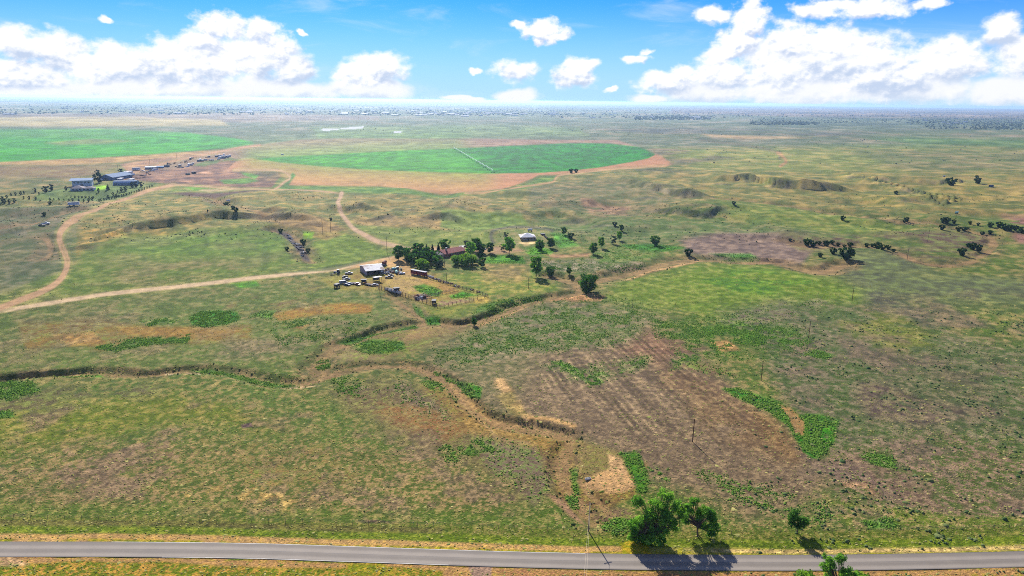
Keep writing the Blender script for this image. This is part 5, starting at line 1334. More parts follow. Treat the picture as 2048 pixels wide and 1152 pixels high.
# ------------------------------------------------------------------ utility poles and wires
def pole(px, py, hpx, label, arm=True, rx=0.0, r=0.17, mat=None):
    x, y, z = spot(px, py); h = tall(px, py, hpx)
    t = thing('utility_pole', label, 'pole', (x, y, z), rx, 'utility poles')
    MB().tube((0, 0, -.4), (0, 0, h), r * 1.15, r * .8, 8).ob('post', mat or M_WOOD, t)
    if arm:
        MB().box(-1.1, 1.1, -.07, .07, h - .55, h - .40).ob('crossarm', M_WOOD, t)
        for sx in (-1.0, 0.0, 1.0):
            MB().tube((sx, 0, h - .40 if sx else h), (sx, 0, h - .18 if sx else h + .22), .06, .04, 6).ob('insulator', M_STEEL, t)
    return Vector((x, y, z + h))
P1 = pole(1177, 1063, 57, 'nearest brown utility pole, by the roadside fence left of the trees', True, .35)
P2 = pole(1385, 884, 46, 'utility pole standing in the brown worked field', False)
P3 = pole(1522, 761, 39, 'utility pole just above the bright green weed run', False, r=.15)
P4 = pole(1617, 676, 34, 'utility pole beside the small bare patch right of the green mats', False, r=.16)
P5 = pole(1704, 601, 28, 'utility pole at the right end of the yellow-green meadow', False, r=.16)
pole(1265, 616, 22, 'pale thin pole in the meadow right of the creek tree', False, r=.12, mat=M_GREYWOOD)
pole(1814, 519, 22, 'utility pole by the pinkish bank of the far gully', True, r=.16)
pole(1855, 484, 28, 'thin pole in the loop of the far gully', False, r=.12, mat=M_GREYWOOD)
pole(774, 506, 33, 'tall pole where the two tracks meet left of the grove', False, r=.14)
pole(893, 564, 18, 'pole beside the upper corral fence', False, r=.13)
pole(1057, 577, 21, 'dark pole on the pale flat right of the corral', False, r=.14)
pole(889, 533, 24, 'thin pole in front of the red-roofed house', False, r=.12)
pole(760, 590, 26, 'pole at the left corner of the corral', False, r=.13)
pole(661, 456, 26, 'pole upslope of the centre track', True, r=.17)
pole(645, 461, 24, 'pole left of the pole upslope of the centre track', False, r=.15)
pole(236, 341, 14, 'pole behind the blue barn', False, r=.2, mat=M_GREYWOOD)
pole(300, 331, 17, 'pole behind the long grey trailer in the yard', False, r=.2, mat=M_GREYWOOD)
pole(354, 320, 16, 'pole on the far edge of the equipment yard', False, r=.2, mat=M_GREYWOOD)
pole(161, 358, 9, 'pole behind the white house', False, r=.18, mat=M_GREYWOOD)
pole(460, 392, 10, 'short pole left of the track junction', False, r=.15)
ends = [Vector((P1.x - 9.0, P1.y - 60, P1.z + 4)), Vector((P1.x - 8.2, P1.y - 60, P1.z + 4))]
for k, e in enumerate(ends):
    wmb = MB(); prev = None
    for i in range(13):
        t = i / 12; q = P1.lerp(e, t) + Vector((0.15 * k, 0, -1.6 * 4 * t * (1 - t) * .5))
        if prev is not None: wmb.tube(prev, q, .022, .022, 4, False)
        prev = q
    tag(wmb.ob('power_line', M_WIRE), ('left' if k == 0 else 'right') + ' of the two pale wires sagging from the nearest pole over the road', 'wire')

# ------------------------------------------------------------------ fences: every post its own part
POST = MB().tube((0, 0, -.4), (0, 0, 1.0), .5, .45, 6).mesh('post', M_WOOD)
STEELPOST = MB().tube((0, 0, -.4), (0, 0, 1.0), .5, .45, 5).mesh('post', M_GREYWOOD)
def fence(pts, step, h, r, label, name='fence', mesh=None, rails=(0.9, 0.55), rail_r=.03, rail_mat=None, straight=True, cap=280):
    W_ = [np.array(spot(px, py)[:2]) for px, py in pts]
    t = thing(name, label, 'fence', (float(W_[0][0]), float(W_[0][1]), 0))
    o = W_[0]; mb = MB(); cnt = 0; last = None
    for a, b_ in zip(W_[:-1], W_[1:]):
        L = np.linalg.norm(b_ - a); n = max(1, int(round(L / step)))
        for i in range(n + (1 if b_ is W_[-1] else 0)):
            q = a + (b_ - a) * i / n; z = hgt(q[0], q[1])
            hh = h * random.Random(cnt).uniform(.92, 1.1)
            p = put(mesh or POST, 'post', t); p.location = (q[0] - o[0], q[1] - o[1], z); p.scale = (r * 2, r * 2, hh)
            p.rotation_euler = (random.Random(cnt + 5).uniform(-.04, .04), random.Random(cnt + 9).uniform(-.04, .04), 0)
            cur = Vector((q[0] - o[0], q[1] - o[1], z))
            if last is not None:
                for k in rails: mb.tube(last + Vector((0, 0, h * k)), cur + Vector((0, 0, h * k)), rail_r, rail_r, 4, False)
            last = cur; cnt += 1
    mb.ob('rails', rail_mat or M_GREYWOOD, t)
    return t
fence([(-40, 1035), (400, 1040), (640, 1046), (900, 1053), (1160, 1063)], 5.0, 1.25, .06, 'wire fence along the far side of the paved road, left half', 'roadside_fence', STEELPOST, (.95, .65, .35), .012)
fence([(1160, 1063), (1300, 1068), (1560, 1069), (1800, 1063), (2080, 1052)], 5.0, 1.25, .06, 'wire fence along the far side of the paved road behind the trees, right half', 'roadside_fence', STEELPOST, (.95, .65, .35), .012)
fence([(757, 577), (775, 583), (800, 590), (822, 597), (845, 604), (868, 612), (880, 616)], 3.4, 2.4, .17, 'tall-post corral fence along the near left side', 'corral_fence', None, (.9, .6, .3), .09)
fence([(822, 547), (840, 551), (860, 558), (880, 564), (900, 570), (918, 576), (940, 582), (960, 588), (976, 594)], 3.4, 2.0, .15, 'corral fence along the upper right side, below the red trailer', 'corral_fence', None, (.9, .6, .3), .09)
fence([(880, 616), (905, 610), (930, 604), (955, 599), (976, 594)], 3.4, 1.9, .14, 'corral fence along the near right side', 'corral_fence', None, (.9, .5), .06)
fence([(846, 598), (870, 592), (892, 586), (916, 580)], 3.2, 2.0, .14, 'cross fence dividing the corral in two', 'corral_fence', None, (.9, .6, .3), .09)
fence([(700, 543), (640, 548), (560, 557)], 8.0, 1.2, .07, 'short fence along the track left of the pale-roofed barn', 'track_fence', STEELPOST, (.9, .5), .012)
fence([(688, 448), (760, 458), (860, 462), (960, 467)], 14, 1.3, .08, 'fence under the bluffs across the middle meadow', 'meadow_fence', None, (.9,), .03)
fence([(30, 414), (130, 414), (200, 409), (280, 388)], 12, 1.3, .08, 'fence below the homestead garden', 'garden_fence', None, (.9,), .03)

# ------------------------------------------------------------------ buildings
def frame_from(pa, pb):
    """origin and rotation of a wall whose foot runs from pixel a to pixel b"""
    a = spot(*pa); b_ = spot(*pb)
    return (a[0], a[1], min(a[2], b_[2]) - .1), math.atan2(b_[1] - a[1], b_[0] - a[0]), math.hypot(b_[0] - a[0], b_[1] - a[1])

def gable(parent, L, Dp, he, hr, wall, roof, over=.5, ridge_along='x', thick=.22, x0=0.0, y0=0.0, z0=0.0):
    """long house: walls with gable ends, two roof slopes with thickness"""
    if ridge_along == 'x':
        MB().xprism([(y0, z0), (y0 + Dp, z0), (y0 + Dp, z0 + he), (y0 + Dp / 2, z0 + hr - .05), (y0, z0 + he)], x0, x0 + L).ob('wall', wall, parent)
        sl = (hr - he) / (Dp / 2)
        rf = MB()
        rf.xprism([(y0 - over, z0 + he - sl * over), (y0 + Dp / 2, z0 + hr), (y0 + Dp / 2, z0 + hr + thick), (y0 - over, z0 + he - sl * over + thick)], x0 - over, x0 + L + over)
        rf.xprism([(y0 + Dp / 2, z0 + hr), (y0 + Dp + over, z0 + he - sl * over), (y0 + Dp + over, z0 + he - sl * over + thick), (y0 + Dp / 2, z0 + hr + thick)], x0 - over, x0 + L + over)
        return rf.ob('roof', roof, parent)
    MB().prism([(x0, z0), (x0 + L, z0), (x0 + L, z0 + he), (x0 + L / 2, z0 + hr - .05), (x0, z0 + he)][::-1], y0, y0 + Dp).ob('wall', wall, parent)
    sl = (hr - he) / (L / 2); rf = MB()
    rf.prism([(x0 - over, z0 + he - sl * over), (x0 + L / 2, z0 + hr), (x0 + L / 2, z0 + hr + thick), (x0 - over, z0 + he - sl * over + thick)][::-1], y0 - over, y0 + Dp + over)
    rf.prism([(x0 + L / 2, z0 + hr), (x0 + L + over, z0 + he - sl * over), (x0 + L + over, z0 + he - sl * over + thick), (x0 + L / 2, z0 + hr + thick)][::-1], y0 - over, y0 + Dp + over)
    return rf.ob('roof', roof, parent)

def hip(parent, L, Dp, he, hr, wall, roof, over=.6, x0=0.0, y0=0.0):
    MB().box(x0, x0 + L, y0, y0 + Dp, 0, he).ob('wall', wall, parent)
    k = min(L, Dp) / 2
    a = (x0 - over, y0 - over, he - .05); b_ = (x0 + L + over, y0 - over, he - .05); c = (x0 + L + over, y0 + Dp + over, he - .05); d = (x0 - over, y0 + Dp + over, he - .05)
    if L >= Dp: r1 = (x0 + k, y0 + Dp / 2, hr); r2 = (x0 + L - k, y0 + Dp / 2, hr); fs = [(0, 1, 5, 4), (1, 2, 5), (2, 3, 4, 5), (3, 0, 4), (3, 2, 1, 0)]
    else: r1 = (x0 + L / 2, y0 + k, hr); r2 = (x0 + L / 2, y0 + Dp - k, hr); fs = [(0, 1, 4), (1, 2, 5, 4), (2, 3, 5), (3, 0, 4, 5), (3, 2, 1, 0)]
    return MB().add([a, b_, c, d, r1, r2], fs).ob('roof', roof, parent)

def opening(parent, name, x0, x1, z0, z1, mat, y=-.03, t=.06):
    return MB().box(x0, x1, y - t, y + .02, z0, z1).ob(name, mat, parent)

# pale-roofed barn beside the track
loc, rz, L = frame_from((733, 551.5), (768, 548))
bn = thing('barn', 'pale metal-roofed open barn at the corral, dark front under the eave', 'barn', loc, rz)
Dp, he, hr = 18.0, 3.6, 5.4
MB().xprism([(0, 0), (Dp, 0), (Dp, he), (Dp / 2, hr - .05), (0, he)], 0, .25).ob('end_wall', M_LILAC, bn)
MB().xprism([(0, 0), (Dp, 0), (Dp, he), (Dp / 2, hr - .05), (0, he)], L - .25, L).ob('end_wall', M_LILAC, bn)
MB().box(.25, L - .25, Dp - .25, Dp, 0, he).ob('back_wall', M_LILAC, bn)
for k in range(6): MB().box(.3 + k * (L - .9) / 5, .55 + k * (L - .9) / 5, .05, .30, 0, he).ob('post', M_GREYWOOD, bn)
MB().box(.25, L * .45, .32, .45, 0, he * .55).ob('panel', M_GREYWOOD, bn)
opening(bn, 'panel', L - 2.2, L - .9, 1.6, 2.9, M_WHITE, .0)
rf = MB(); sl = (hr - he) / (Dp / 2)
for q0, q1, za, zb_ in ((-.8, Dp / 2, he - sl * .8, hr), (Dp / 2, Dp + .6, hr, he - sl * .6)):
    rf.xprism([(q0, za), (q1, zb_), (q1, zb_ + .18), (q0, za + .18)], -.6, L + .6)
rfo = rf.ob('roof', M_ROOFW, bn)
for k in range(15):
    MB().xprism([(-.8, he - sl * .8 + .18), (Dp / 2, hr + .18), (Dp / 2, hr + .24), (-.8, he - sl * .8 + .24)], k * (L) / 14 - .04, k * L / 14 + .04).ob('roof_rib', M_ROOFW, rfo)
# loading shelter on posts before the barn
loc, rz, L = frame_from((750, 565), (764, 563))
sh_ = thing('shelter', 'small flat-roofed shelter on posts at the corral gate', 'shelter', loc, rz)
MB().xprism([(-.3, 3.4), (4.2, 3.0), (4.2, 3.15), (-.3, 3.55)], -.3, L + .3).ob('roof', M_ROOFW, sh_)
for sx in (0.1, L - .1):
    for sy in (0.1, 3.9): MB().tube((sx, sy, -.3), (sx, sy, 3.2), .1, .1, 6).ob('post', M_WOOD, sh_)
MB().box(.3, L - .3, 3.8, 3.88, .6, 2.6).ob('back_panel', M_DARK, sh_)
# red-roofed ranch house
loc, rz, L = frame_from((890, 515), (931, 507))
rh = thing('ranch_house', 'long ranch house with red-brown shingle roof among the grove', 'house', loc, rz)
r_ = gable(rh, L, 12.0, 3.0, 5.0, M_BRICK, M_REDROOF, .8)
MB().box(L * .18, L * .18 + 1.3, 3.2, 4.3, 4.0, 6.6).ob('chimney', M_TAN, r_)
MB().box(L * .18 - .1, L * .18 + 1.4, 3.1, 4.4, 6.6, 6.85).ob('chimney_cap', M_WHITE, r_)
for k in range(5): 
    wv = opening(rh, 'window', L * (.3 + k * .13), L * (.3 + k * .13) + 1.5, 1.0, 2.3, M_WHITE, -.03)
    MB().box(L * (.3 + k * .13) + .12, L * (.3 + k * .13) + 1.38, -.13, -.095, 1.12, 2.18).ob('pane', M_GLASS, wv)
opening(rh, 'door', L * .24, L * .24 + 1.1, 0, 2.2, M_WOOD)
loc, rz, L = frame_from((868, 517), (889, 515))
rw = thing('house_wing', 'grey-roofed wing at the left end of the red-roofed ranch house', 'house', loc, rz)
hip(rw, L, 11.0, 2.9, 4.6, M_TAN, M_GREYROOF)
for k in range(2): opening(rw, 'window', L * (.25 + .35 * k), L * (.25 + .35 * k) + 1.4, 1.0, 2.2, M_GLASS)
loc, rz, L = frame_from((923, 501), (934, 500))
cpt = thing('carport', 'white flat-roofed carport behind the red-roofed ranch house', 'carport', loc, rz)
MB().box(-.3, L + .3, -.3, 6.3, 2.6, 2.8).ob('roof', M_WHITE, cpt)
for sx in (.1, L - .1):
    for sy in (.1, 5.9): MB().tube((sx, sy, 0), (sx, sy, 2.6), .08, .08, 6).ob('post', M_STEEL, cpt)
# pale hip-roofed house
loc, rz, L = frame_from((1044, 480), (1068, 479))
hh = thing('hip_house', 'pale hip-roofed house in the round pit above the grove', 'house', loc, rz)
hip(hh, L, L * .95, 2.8, 5.6, M_TAN, M_ROOFW, 1.8)
for k in range(4):
    wv = opening(hh, 'window', L * (.1 + k * .23), L * (.1 + k * .23) + 1.6, .9, 2.2, M_GLASS)
opening(hh, 'door', L * .48, L * .48 + 1.1, 0, 2.1, M_DARK)
for k in range(6): MB().tube((-1.2 + k * (L + 2.4) / 5, -1.3, 0), (-1.2 + k * (L + 2.4) / 5, -1.3, 2.75), .09, .09, 5).ob('porch_post', M_WHITE, hh)
# dark cattle chute
loc, rz, L = frame_from((1086, 470), (1096, 480))
ch_ = thing('cattle_chute', 'dark narrow cattle chute running down the slope right of the hip-roofed house', 'chute', loc, rz)
MB().box(0, L, -.7, -.55, .1, 1.9).ob('side_panel', M_DARK, ch_); MB().box(0, L, .55, .7, .1, 1.9).ob('side_panel', M_DARK, ch_)
MB().box(-2.5, 1.5, -1.8, 1.8, 1.9, 2.6).ob('loading_roof', M_DARK, ch_)
for sx in (-2.3, 1.3):
    for sy in (-1.6, 1.6): MB().tube((sx, sy, -.3), (sx, sy, 1.9), .1, .1, 5).ob('post', M_WOOD, ch_)

# homestead at the left
loc, rz, L = frame_from((145, 373.5), (184, 372))
wb = thing('white_house', 'big pale two-storey building with light blue roof at the left homestead', 'building', loc, rz)
hW = tall(165, 373, 11.5)
MB().box(0, L, 0, 18, 0, hW).ob('wall', M_OFFW, wb)
MB().xprism([(-1.5, hW), (19, hW + 1.4), (19, hW + 1.8), (-1.5, hW + .4)], -3.5, L + 1).ob('roof', M_ROOFB, wb)
for k in range(5):
    opening(wb, 'window', L * (.08 + k * .18), L * (.08 + k * .18) + 2.2, hW * .58, hW * .8, M_GLASS)
opening(wb, 'door', L * .42, L * .42 + 3.4, 0, hW * .4, M_DARK)
loc, rz, L = frame_from((141, 381.5), (187, 381))
lw = thing('low_house', 'low grey-roofed house in front of the pale two-storey building', 'house', loc, rz)
hip(lw, L * .55, 14, 3.4, 6.6, M_OFFW, M_GREYROOF, 1.0)
hip(lw, L * .45, 11, 3.0, 5.2, M_OFFW, M_GREYROOF, .9, x0=L * .56, y0=1.5)
for k in range(6):
    yy = 0 if k < 3 else 1.5
    opening(lw, 'window', L * (.06 + k * .16), L * (.06 + k * .16) + 2.4, .9, 2.5, M_GLASS, yy - .03)
loc, rz, L = frame_from((199, 359.8), (226, 360.7))
bb = thing('blue_barn', 'tall dark blue steel barn with grey ridge roof at the homestead', 'barn', loc, rz)
hB = tall(215, 361, 6)
gable(bb, L, 44, hB, hB * 1.9, M_BLUE, M_ROOFB, .8, 'y')
opening(bb, 'door', L * .32, L * .68, 0, hB * .72, M_DARK)
opening(bb, 'door', L * .06, L * .24, 0, hB * .55, M_WHITE)
loc, rz, L = frame_from((226, 371), (272, 370.5))
ls = thing('long_shed', 'long round-backed blue-grey shed before the blue barn', 'shed', loc, rz)
hS = tall(250, 371, 8.5)
MB().xprism([(0, 0), (16, 0), (16, hS * .6), (13, hS * .92), (8, hS * 1.05), (3, hS * .92), (0, hS * .6)], 0, L).ob('shell', M_ROOFB, ls)
opening(ls, 'door', L * .06, L * .16, 0, hS * .5, M_DARK)
for k in range(6): opening(ls, 'panel', L * (.22 + k * .13), L * (.22 + k * .13) + L * .09, hS * .12, hS * .5, M_BLUE)
def shed(pa, pb, hpx, dep, label, wall, roof, name='shed', slope=.6):
    loc, rz, L = frame_from(pa, pb); h = tall((pa[0] + pb[0]) / 2, pa[1], hpx)
    t = thing(name, label, 'shed', loc, rz)
    MB().box(0, L, 0, dep, 0, h).ob('wall', wall, t)
    MB().xprism([(-.5, h), (dep + .5, h + slope), (dep + .5, h + slope + .2), (-.5, h + .2)], -.5, L + .5).ob('roof', roof, t)
    opening(t, 'door', L * .4, L * .55, 0, h * .75, M_DARK)
    return t
shed((234, 360), (243, 360), 2.6, 8, 'small white-roofed shed behind the long blue-grey shed, left', M_OFFW, M_WHITE)
shed((256, 361), (264, 361), 2.2, 8, 'small white-roofed shed behind the long blue-grey shed, right', M_OFFW, M_WHITE)
shed((290, 339), (312, 338.8), 4.5, 14, 'long pale grey shed at the near end of the equipment yard', M_CARG, M_OFFW)
shed((313, 336.6), (327, 336.4), 3, 10, 'dark shed with light roof right of the long pale shed', M_BLUE, M_ROOFB)
shed((248, 346), (262, 345.7), 2, 10, 'low cream-roofed shed right of the blue barn', M_TAN, M_ROOFW)
for px, py, lb in ((375, 350, 'left one of the two dark square stock shelters in the ploughed yard'), (387, 347.5, 'right one of the two dark square stock shelters in the ploughed yard')):
    loc, rz, L = frame_from((px - 4, py), (px + 4, py))
    t = thing('stock_shelter', lb, 'shelter', loc, rz); hB = tall(px, py, 3.6)
    for x0, x1, y0, y1 in ((0, .15, 0, 6), (L - .15, L, 0, 6), (.15, L - .15, 5.85, 6), (.15, L - .15, 0, .1)): MB().box(x0, x1, y0, y1, 0, hB).ob('wall', M_DARK, t)
    MB().xprism([(-.3, hB + .02), (6.3, hB - .38), (6.3, hB - .23), (-.3, hB + .17)], -.3, L + .3).ob('roof', M_CARG, t)

# ------------------------------------------------------------------ vehicles, implements and scrap
def wheels(t, pos, r, w_=.28, name='wheel'):
    for x, y in pos:
        wl = MB().tube((x, y - w_ / 2, r), (x, y + w_ / 2, r), r, r, 10).ob(name, M_TYRE, t)
        MB().tube((x, y - w_ / 2 - .01, r), (x, y + w_ / 2 + .01, r), r * .5, r * .5, 8).ob('rim', M_STEEL, wl)

def car(paint, kind):
    t = thing('pickup_truck' if kind == 'pickup' else ('van' if kind == 'van' else 'car'), 'x', 'vehicle')
    if kind == 'pickup':
        MB().prism([(-2.7, .5), (2.7, .5), (2.75, .95), (1.5, 1.1), (-2.7, 1.1)], -.95, .95).ob('body', paint, t)
        cb = MB().prism([(-.6, 1.1), (1.4, 1.1), (.75, 1.8), (-.5, 1.8)], -.85, .85).ob('cab', paint, t)
        MB().prism([(-.48, 1.18), (1.15, 1.18), (.68, 1.68), (-.42, 1.68)], -.88, .88).ob('window', M_GLASS, cb)
        MB().box(-2.55, -.75, -.78, .78, 1.101, 1.16).ob('bed', M_DARK, t)
    elif kind == 'van':
        MB().prism([(-2.6, .45), (2.5, .45), (2.6, 1.1), (1.9, 1.3), (1.3, 2.2), (-2.6, 2.25)], -1, 1).ob('body', paint, t)
        MB().prism([(-2.2, 1.35), (1.6, 1.35), (1.2, 1.95), (-2.2, 1.98)], -1.03, 1.03).ob('window', M_GLASS, t)
    else:
        MB().prism([(-2.25, .4), (2.2, .4), (2.25, .8), (1.1, .95), (-1.9, 1.0), (-2.25, .9)], -.88, .88).ob('body', paint, t)
        cb = MB().prism([(-1.7, .98), (1.0, .95), (.3, 1.45), (-1.1, 1.48)], -.75, .75).ob('cab', paint, t)
        MB().prism([(-1.5, 1.02), (.8, 1.0), (.22, 1.38), (-1.02, 1.4)], -.78, .78).ob('window', M_GLASS, cb)
    wheels(t, [(-1.6, -.82), (1.6, -.82), (-1.6, .82), (1.6, .82)], .38)
    for sy in (-.6, .6): MB().box(2.2 if kind == 'car' else (2.58 if kind == 'van' else 2.7), 2.28 if kind == 'car' else (2.66 if kind == 'van' else 2.78), sy - .15, sy + .15, .62, .8).ob('headlight', M_WHITE, t)
    return t
def trailer(mat, L_=7.0, box_h=2.2, roofm=None):
    t = thing('stock_trailer', 'x', 'trailer')
    MB().box(-L_ / 2, L_ / 2, -1.1, 1.1, .75, .75 + box_h).ob('body', mat, t)
    MB().box(-L_ / 2 - .05, L_ / 2 + .05, -1.15, 1.15, .75 + box_h + .002, .85 + box_h).ob('roof', roofm or M_WHITE, t)
    for k in range(5): MB().box(-L_ / 2 + .3 + k * (L_ - .6) / 5, -L_ / 2 + .3 + k * (L_ - .6) / 5 + (L_ - .6) / 5 * .7, -1.13, 1.13, 1.0 + box_h * .55, .9 + box_h * .85).ob('vent', M_DARK, t)
    MB().prism([(L_ / 2, .7), (L_ / 2 + 1.8, .62), (L_ / 2 + 1.8, .74), (L_ / 2, .85)], -.25, .25).ob('hitch', M_DARK, t)
    wheels(t, [(-.6, -1.0), (.4, -1.0), (-.6, 1.0), (.4, 1.0)], .4)
    return t
def flatbed():
    t = thing('flatbed_trailer', 'x', 'trailer')
    MB().box(-4, 4, -1.2, 1.2, .8, .98).ob('deck', M_GREYWOOD, t)
    MB().box(4, 5.6, -.12, .12, .7, .84).ob('tongue', M_RUST, t)
    MB().box(-4.05, -3.95, -1.2, 1.2, .98, 1.8).ob('headboard', M_RUST, t)
    wheels(t, [(-1.4, -1.05), (-.4, -1.05), (-1.4, 1.05), (-.4, 1.05)], .4)
    return t
def tank(mat):
    t = thing('fuel_tank', 'x', 'tank')
    MB().tube((-1.8, 0, 1.5), (1.8, 0, 1.5), .8, .8, 12).ob('barrel', mat, t)
    for sx in (-1.2, 1.2): MB().box(sx - .12, sx + .12, -.7, .7, 0, .95).ob('leg', M_DARK, t)
    MB().tube((0, 0, 2.28), (0, 0, 2.55), .2, .2, 8).ob('filler_cap', M_STEEL, t)
    return t
def tractor(mat):
    t = thing('tractor', 'x', 'tractor')
    MB().prism([(-.4, .9), (2.3, .8), (2.35, 1.6), (-.4, 1.75)], -.45, .45).ob('bonnet', mat, t)
    cb = MB().prism([(-1.7, 1.0), (-.3, 1.0), (-.35, 2.8), (-1.6, 2.8)], -.75, .75).ob('cab', M_GLASS, t)
    MB().box(-1.8, -.2, -.85, .85, 2.802, 2.95).ob('cab_roof', mat, cb)
    wheels(t, [(-1.2, -1.05), (-1.2, 1.05)], .85, .45); wheels(t, [(1.8, -.8), (1.8, .8)], .5, .3)
    MB().tube((1.2, .2, 1.7), (1.2, .2, 2.6), .06, .06, 6).ob('exhaust', M_DARK, t)
    return t
def implement(mat):
    t = thing('farm_implement', 'x', 'implement')
    MB().box(-2.5, 2.5, -.12, .12, .7, .9).ob('tool_bar', mat, t)
    MB().box(-2.5, 2.5, .9, 1.1, .7, .9).ob('tool_bar', mat, t)
    MB().add([(-.8, .1, .75), (.8, .1, .75), (0, -2.4, .7), (-.8, .1, .9), (.8, .1, .9), (0, -2.4, .85)], [(0, 1, 2), (3, 5, 4), (0, 2, 5, 3), (2, 1, 4, 5), (1, 0, 3, 4)]).ob('hitch', mat, t)
    for k in range(7):
        x = -2.3 + k * .76
        MB().tube((x, 1.0, .85), (x - .05, 1.5, .1), .06, .05, 5).ob('shank', M_DARK, t)
    wheels(t, [(-2.0, .5), (2.0, .5)], .45)
    return t
def scrap(seed, mat, mat2):
    t = thing('scrap_pile', 'x', 'scrap heap'); r = random.Random(seed)
    mb, mc = MB(), MB()
    for k in range(14):
        q = mb if k % 2 else mc
        a = r.uniform(0, 3.14); x, y = r.uniform(-1.7, 1.7), r.uniform(-1.2, 1.2); ln = r.uniform(.4, 1.4); z = r.uniform(.1, .9)
        d = Vector((math.cos(a) * ln, math.sin(a) * ln, r.uniform(-.3, .3)))
        if k % 3: q.tube(Vector((x, y, z)) - d, Vector((x, y, z)) + d, r.uniform(.08, .2), None, 5)
        else: q.box(x - ln * .5, x + ln * .5, y - .4, y + .4, 0, z + .3)
    mb.ob('scrap_metal', mat, t); mc.ob('scrap_timber', mat2, t)
    return t
def trough(mat):
    t = thing('stock_trough', 'x', 'trough')
    mb = MB()
    for x0, x1, y0, y1 in ((-1.6, -1.5, -.7, .7), (1.5, 1.6, -.7, .7), (-1.5, 1.5, -.7, -.6), (-1.5, 1.5, .6, .7)): mb.box(x0, x1, y0, y1, .1, .95)
    mb.ob('side', mat, t); MB().box(-1.5, 1.5, -.6, .6, .1, .18).ob('floor', M_DARK, t)
    for sx in (-1.3, 1.3): MB().box(sx - .1, sx + .1, -.65, .65, 0, .1).ob('skid', M_DARK, t)
    return t
def baler(mat):
    t = thing('grain_wagon', 'x', 'wagon')
    MB().prism([(-2.0, 2.6), (-1.2, .9), (1.2, .9), (2.0, 2.6)][::-1], -1.3, 1.3).ob('hopper', mat, t)
    MB().box(-2.2, 2.2, -.1, .1, .7, .88).ob('frame', M_DARK, t)
    MB().box(2.2, 3.6, -.08, .08, .7, .82).ob('tongue', M_DARK, t)
    wheels(t, [(-1.4, -1.1), (1.4, -1.1), (-1.4, 1.1), (1.4, 1.1)], .45)
    return t
def container(mat):
    t = thing('storage_container', 'x', 'container')
    MB().box(-3, 3, -1.2, 1.2, .1, 2.6).ob('body', mat, t)
    for k in range(9): MB().box(-2.8 + k * .66, -2.6 + k * .66, -1.24, 1.24, .2, 2.5).ob('rib', mat, t)
    for sy in (-.6, .6): MB().box(3.001, 3.06, sy - .55, sy + .55, .2, 2.5).ob('door', mat, t)
    return t
PROTO = {}
def use(key, make, px, py, rz, label, group=None, sc=1.0):
    x, y, z = spot(px, py)
    if key not in PROTO:
        t = make(); PROTO[key] = t
        t.location = (x, y, z); t.rotation_euler = (0, 0, rz); t.scale = (sc, sc, sc); t['label'] = label
        if group: t['group'] = group
        return t
    return clone(PROTO[key], (x, y, z), rz, label, group, sc)
D2R = math.radians
# round the pale-roofed barn
tr = use('redtrailer', lambda: trailer(M_RED, 13.5, 2.7), 838, 551, D2R(-32), 'dark red stock trailer with white roof at the top of the corral')
use('pickG', lambda: car(M_CARG, 'pickup'), 698, 548, D2R(20), 'grey pickup truck left of the pale-roofed barn, nearest the bush')
use('carK', lambda: car(M_CARK, 'car'), 690, 555, D2R(60), 'dark car in the loose row left of the barn')
use('pickG', lambda: car(M_CARG, 'pickup'), 693, 560, D2R(40), 'grey pickup in the loose row left of the barn')
use('vanG', lambda: car(M_CARG, 'van'), 687, 567, D2R(30), 'grey van at the left end of the junk row')
use('carB', lambda: car(M_CARB, 'car'), 694, 571, D2R(-20), 'blue car beside the grey van in the junk row')
use('carG', lambda: car(M_CARG, 'car'), 700, 569, D2R(10), 'grey car right of the blue one in the junk row')
use('flat', flatbed, 709, 568, D2R(8), 'pale flatbed trailer in the junk row below the barn')
use('pickR', lambda: car(M_CARR, 'pickup'), 715, 570, D2R(-40), 'faded red pickup in the middle of the junk row')
use('baleK', lambda: baler(M_DARK), 728, 566, D2R(5), 'dark wagon right of the faded red pickup')
use('flat', flatbed, 740, 571, D2R(-30), 'slanting flatbed trailer near the corral shelter')
use('carG', lambda: car(M_CARG, 'car'), 750, 571, D2R(15), 'grey car at the right end of the junk row')
use('trac', lambda: tractor(M_CARG), 674, 547, D2R(170), 'grey tractor alone at the left on the yellow grass')
use('impl', lambda: implement(M_GREYWOOD), 665, 550, D2R(100), 'long grey implement beside the lone tractor')
use('baleK', lambda: baler(M_DARK), 674, 575, D2R(70), 'small dark wagon alone below the junk row')
use('tankR', lambda: tank(M_RUST), 769, 530, D2R(80), 'rust-red tank behind the pale-roofed barn', sc=1.4)
use('carW', lambda: car(M_CARW, 'car'), 764, 531, D2R(20), 'white car parked behind the barn beside the rusty tank')
use('carG', lambda: car(M_CARG, 'car'), 760, 531, D2R(80), 'grey car parked behind the barn')
JG = [('scrA', 771, 541), ('scrB', 774, 545), ('scrA', 777, 540), ('scrC', 780, 544), ('scrB', 783, 541), ('scrC', 772, 548), ('scrA', 787, 546), ('scrB', 791, 540), ('scrC', 795, 545), ('scrA', 800, 547)]
mk = {'scrA': lambda: scrap(1, M_RUST, M_GREYWOOD), 'scrB': lambda: scrap(2, M_STEEL, M_GREYWOOD), 'scrC': lambda: scrap(3, M_WHITE, M_DARK), 'scrD': lambda: scrap(4, M_DARK, M_GREYWOOD)}
for i, (k, px, py) in enumerate(JG): use(k, mk[k], px, py, i * 1.3, 'heap of scrap metal and boards in the junk right of the barn', 'scrap heaps right of the barn', 1.2)
use('tankT', lambda: tank(M_TEALP), 789, 541, D2R(20), 'pale teal tank among the scrap right of the barn')
use('tankT', lambda: tank(M_TEALP), 793, 547, D2R(100), 'second pale teal tank, nearer the corral')
use('tracG', lambda: tractor(M_GREENP), 798, 541, D2R(30), 'green tractor among the scrap right of the barn')
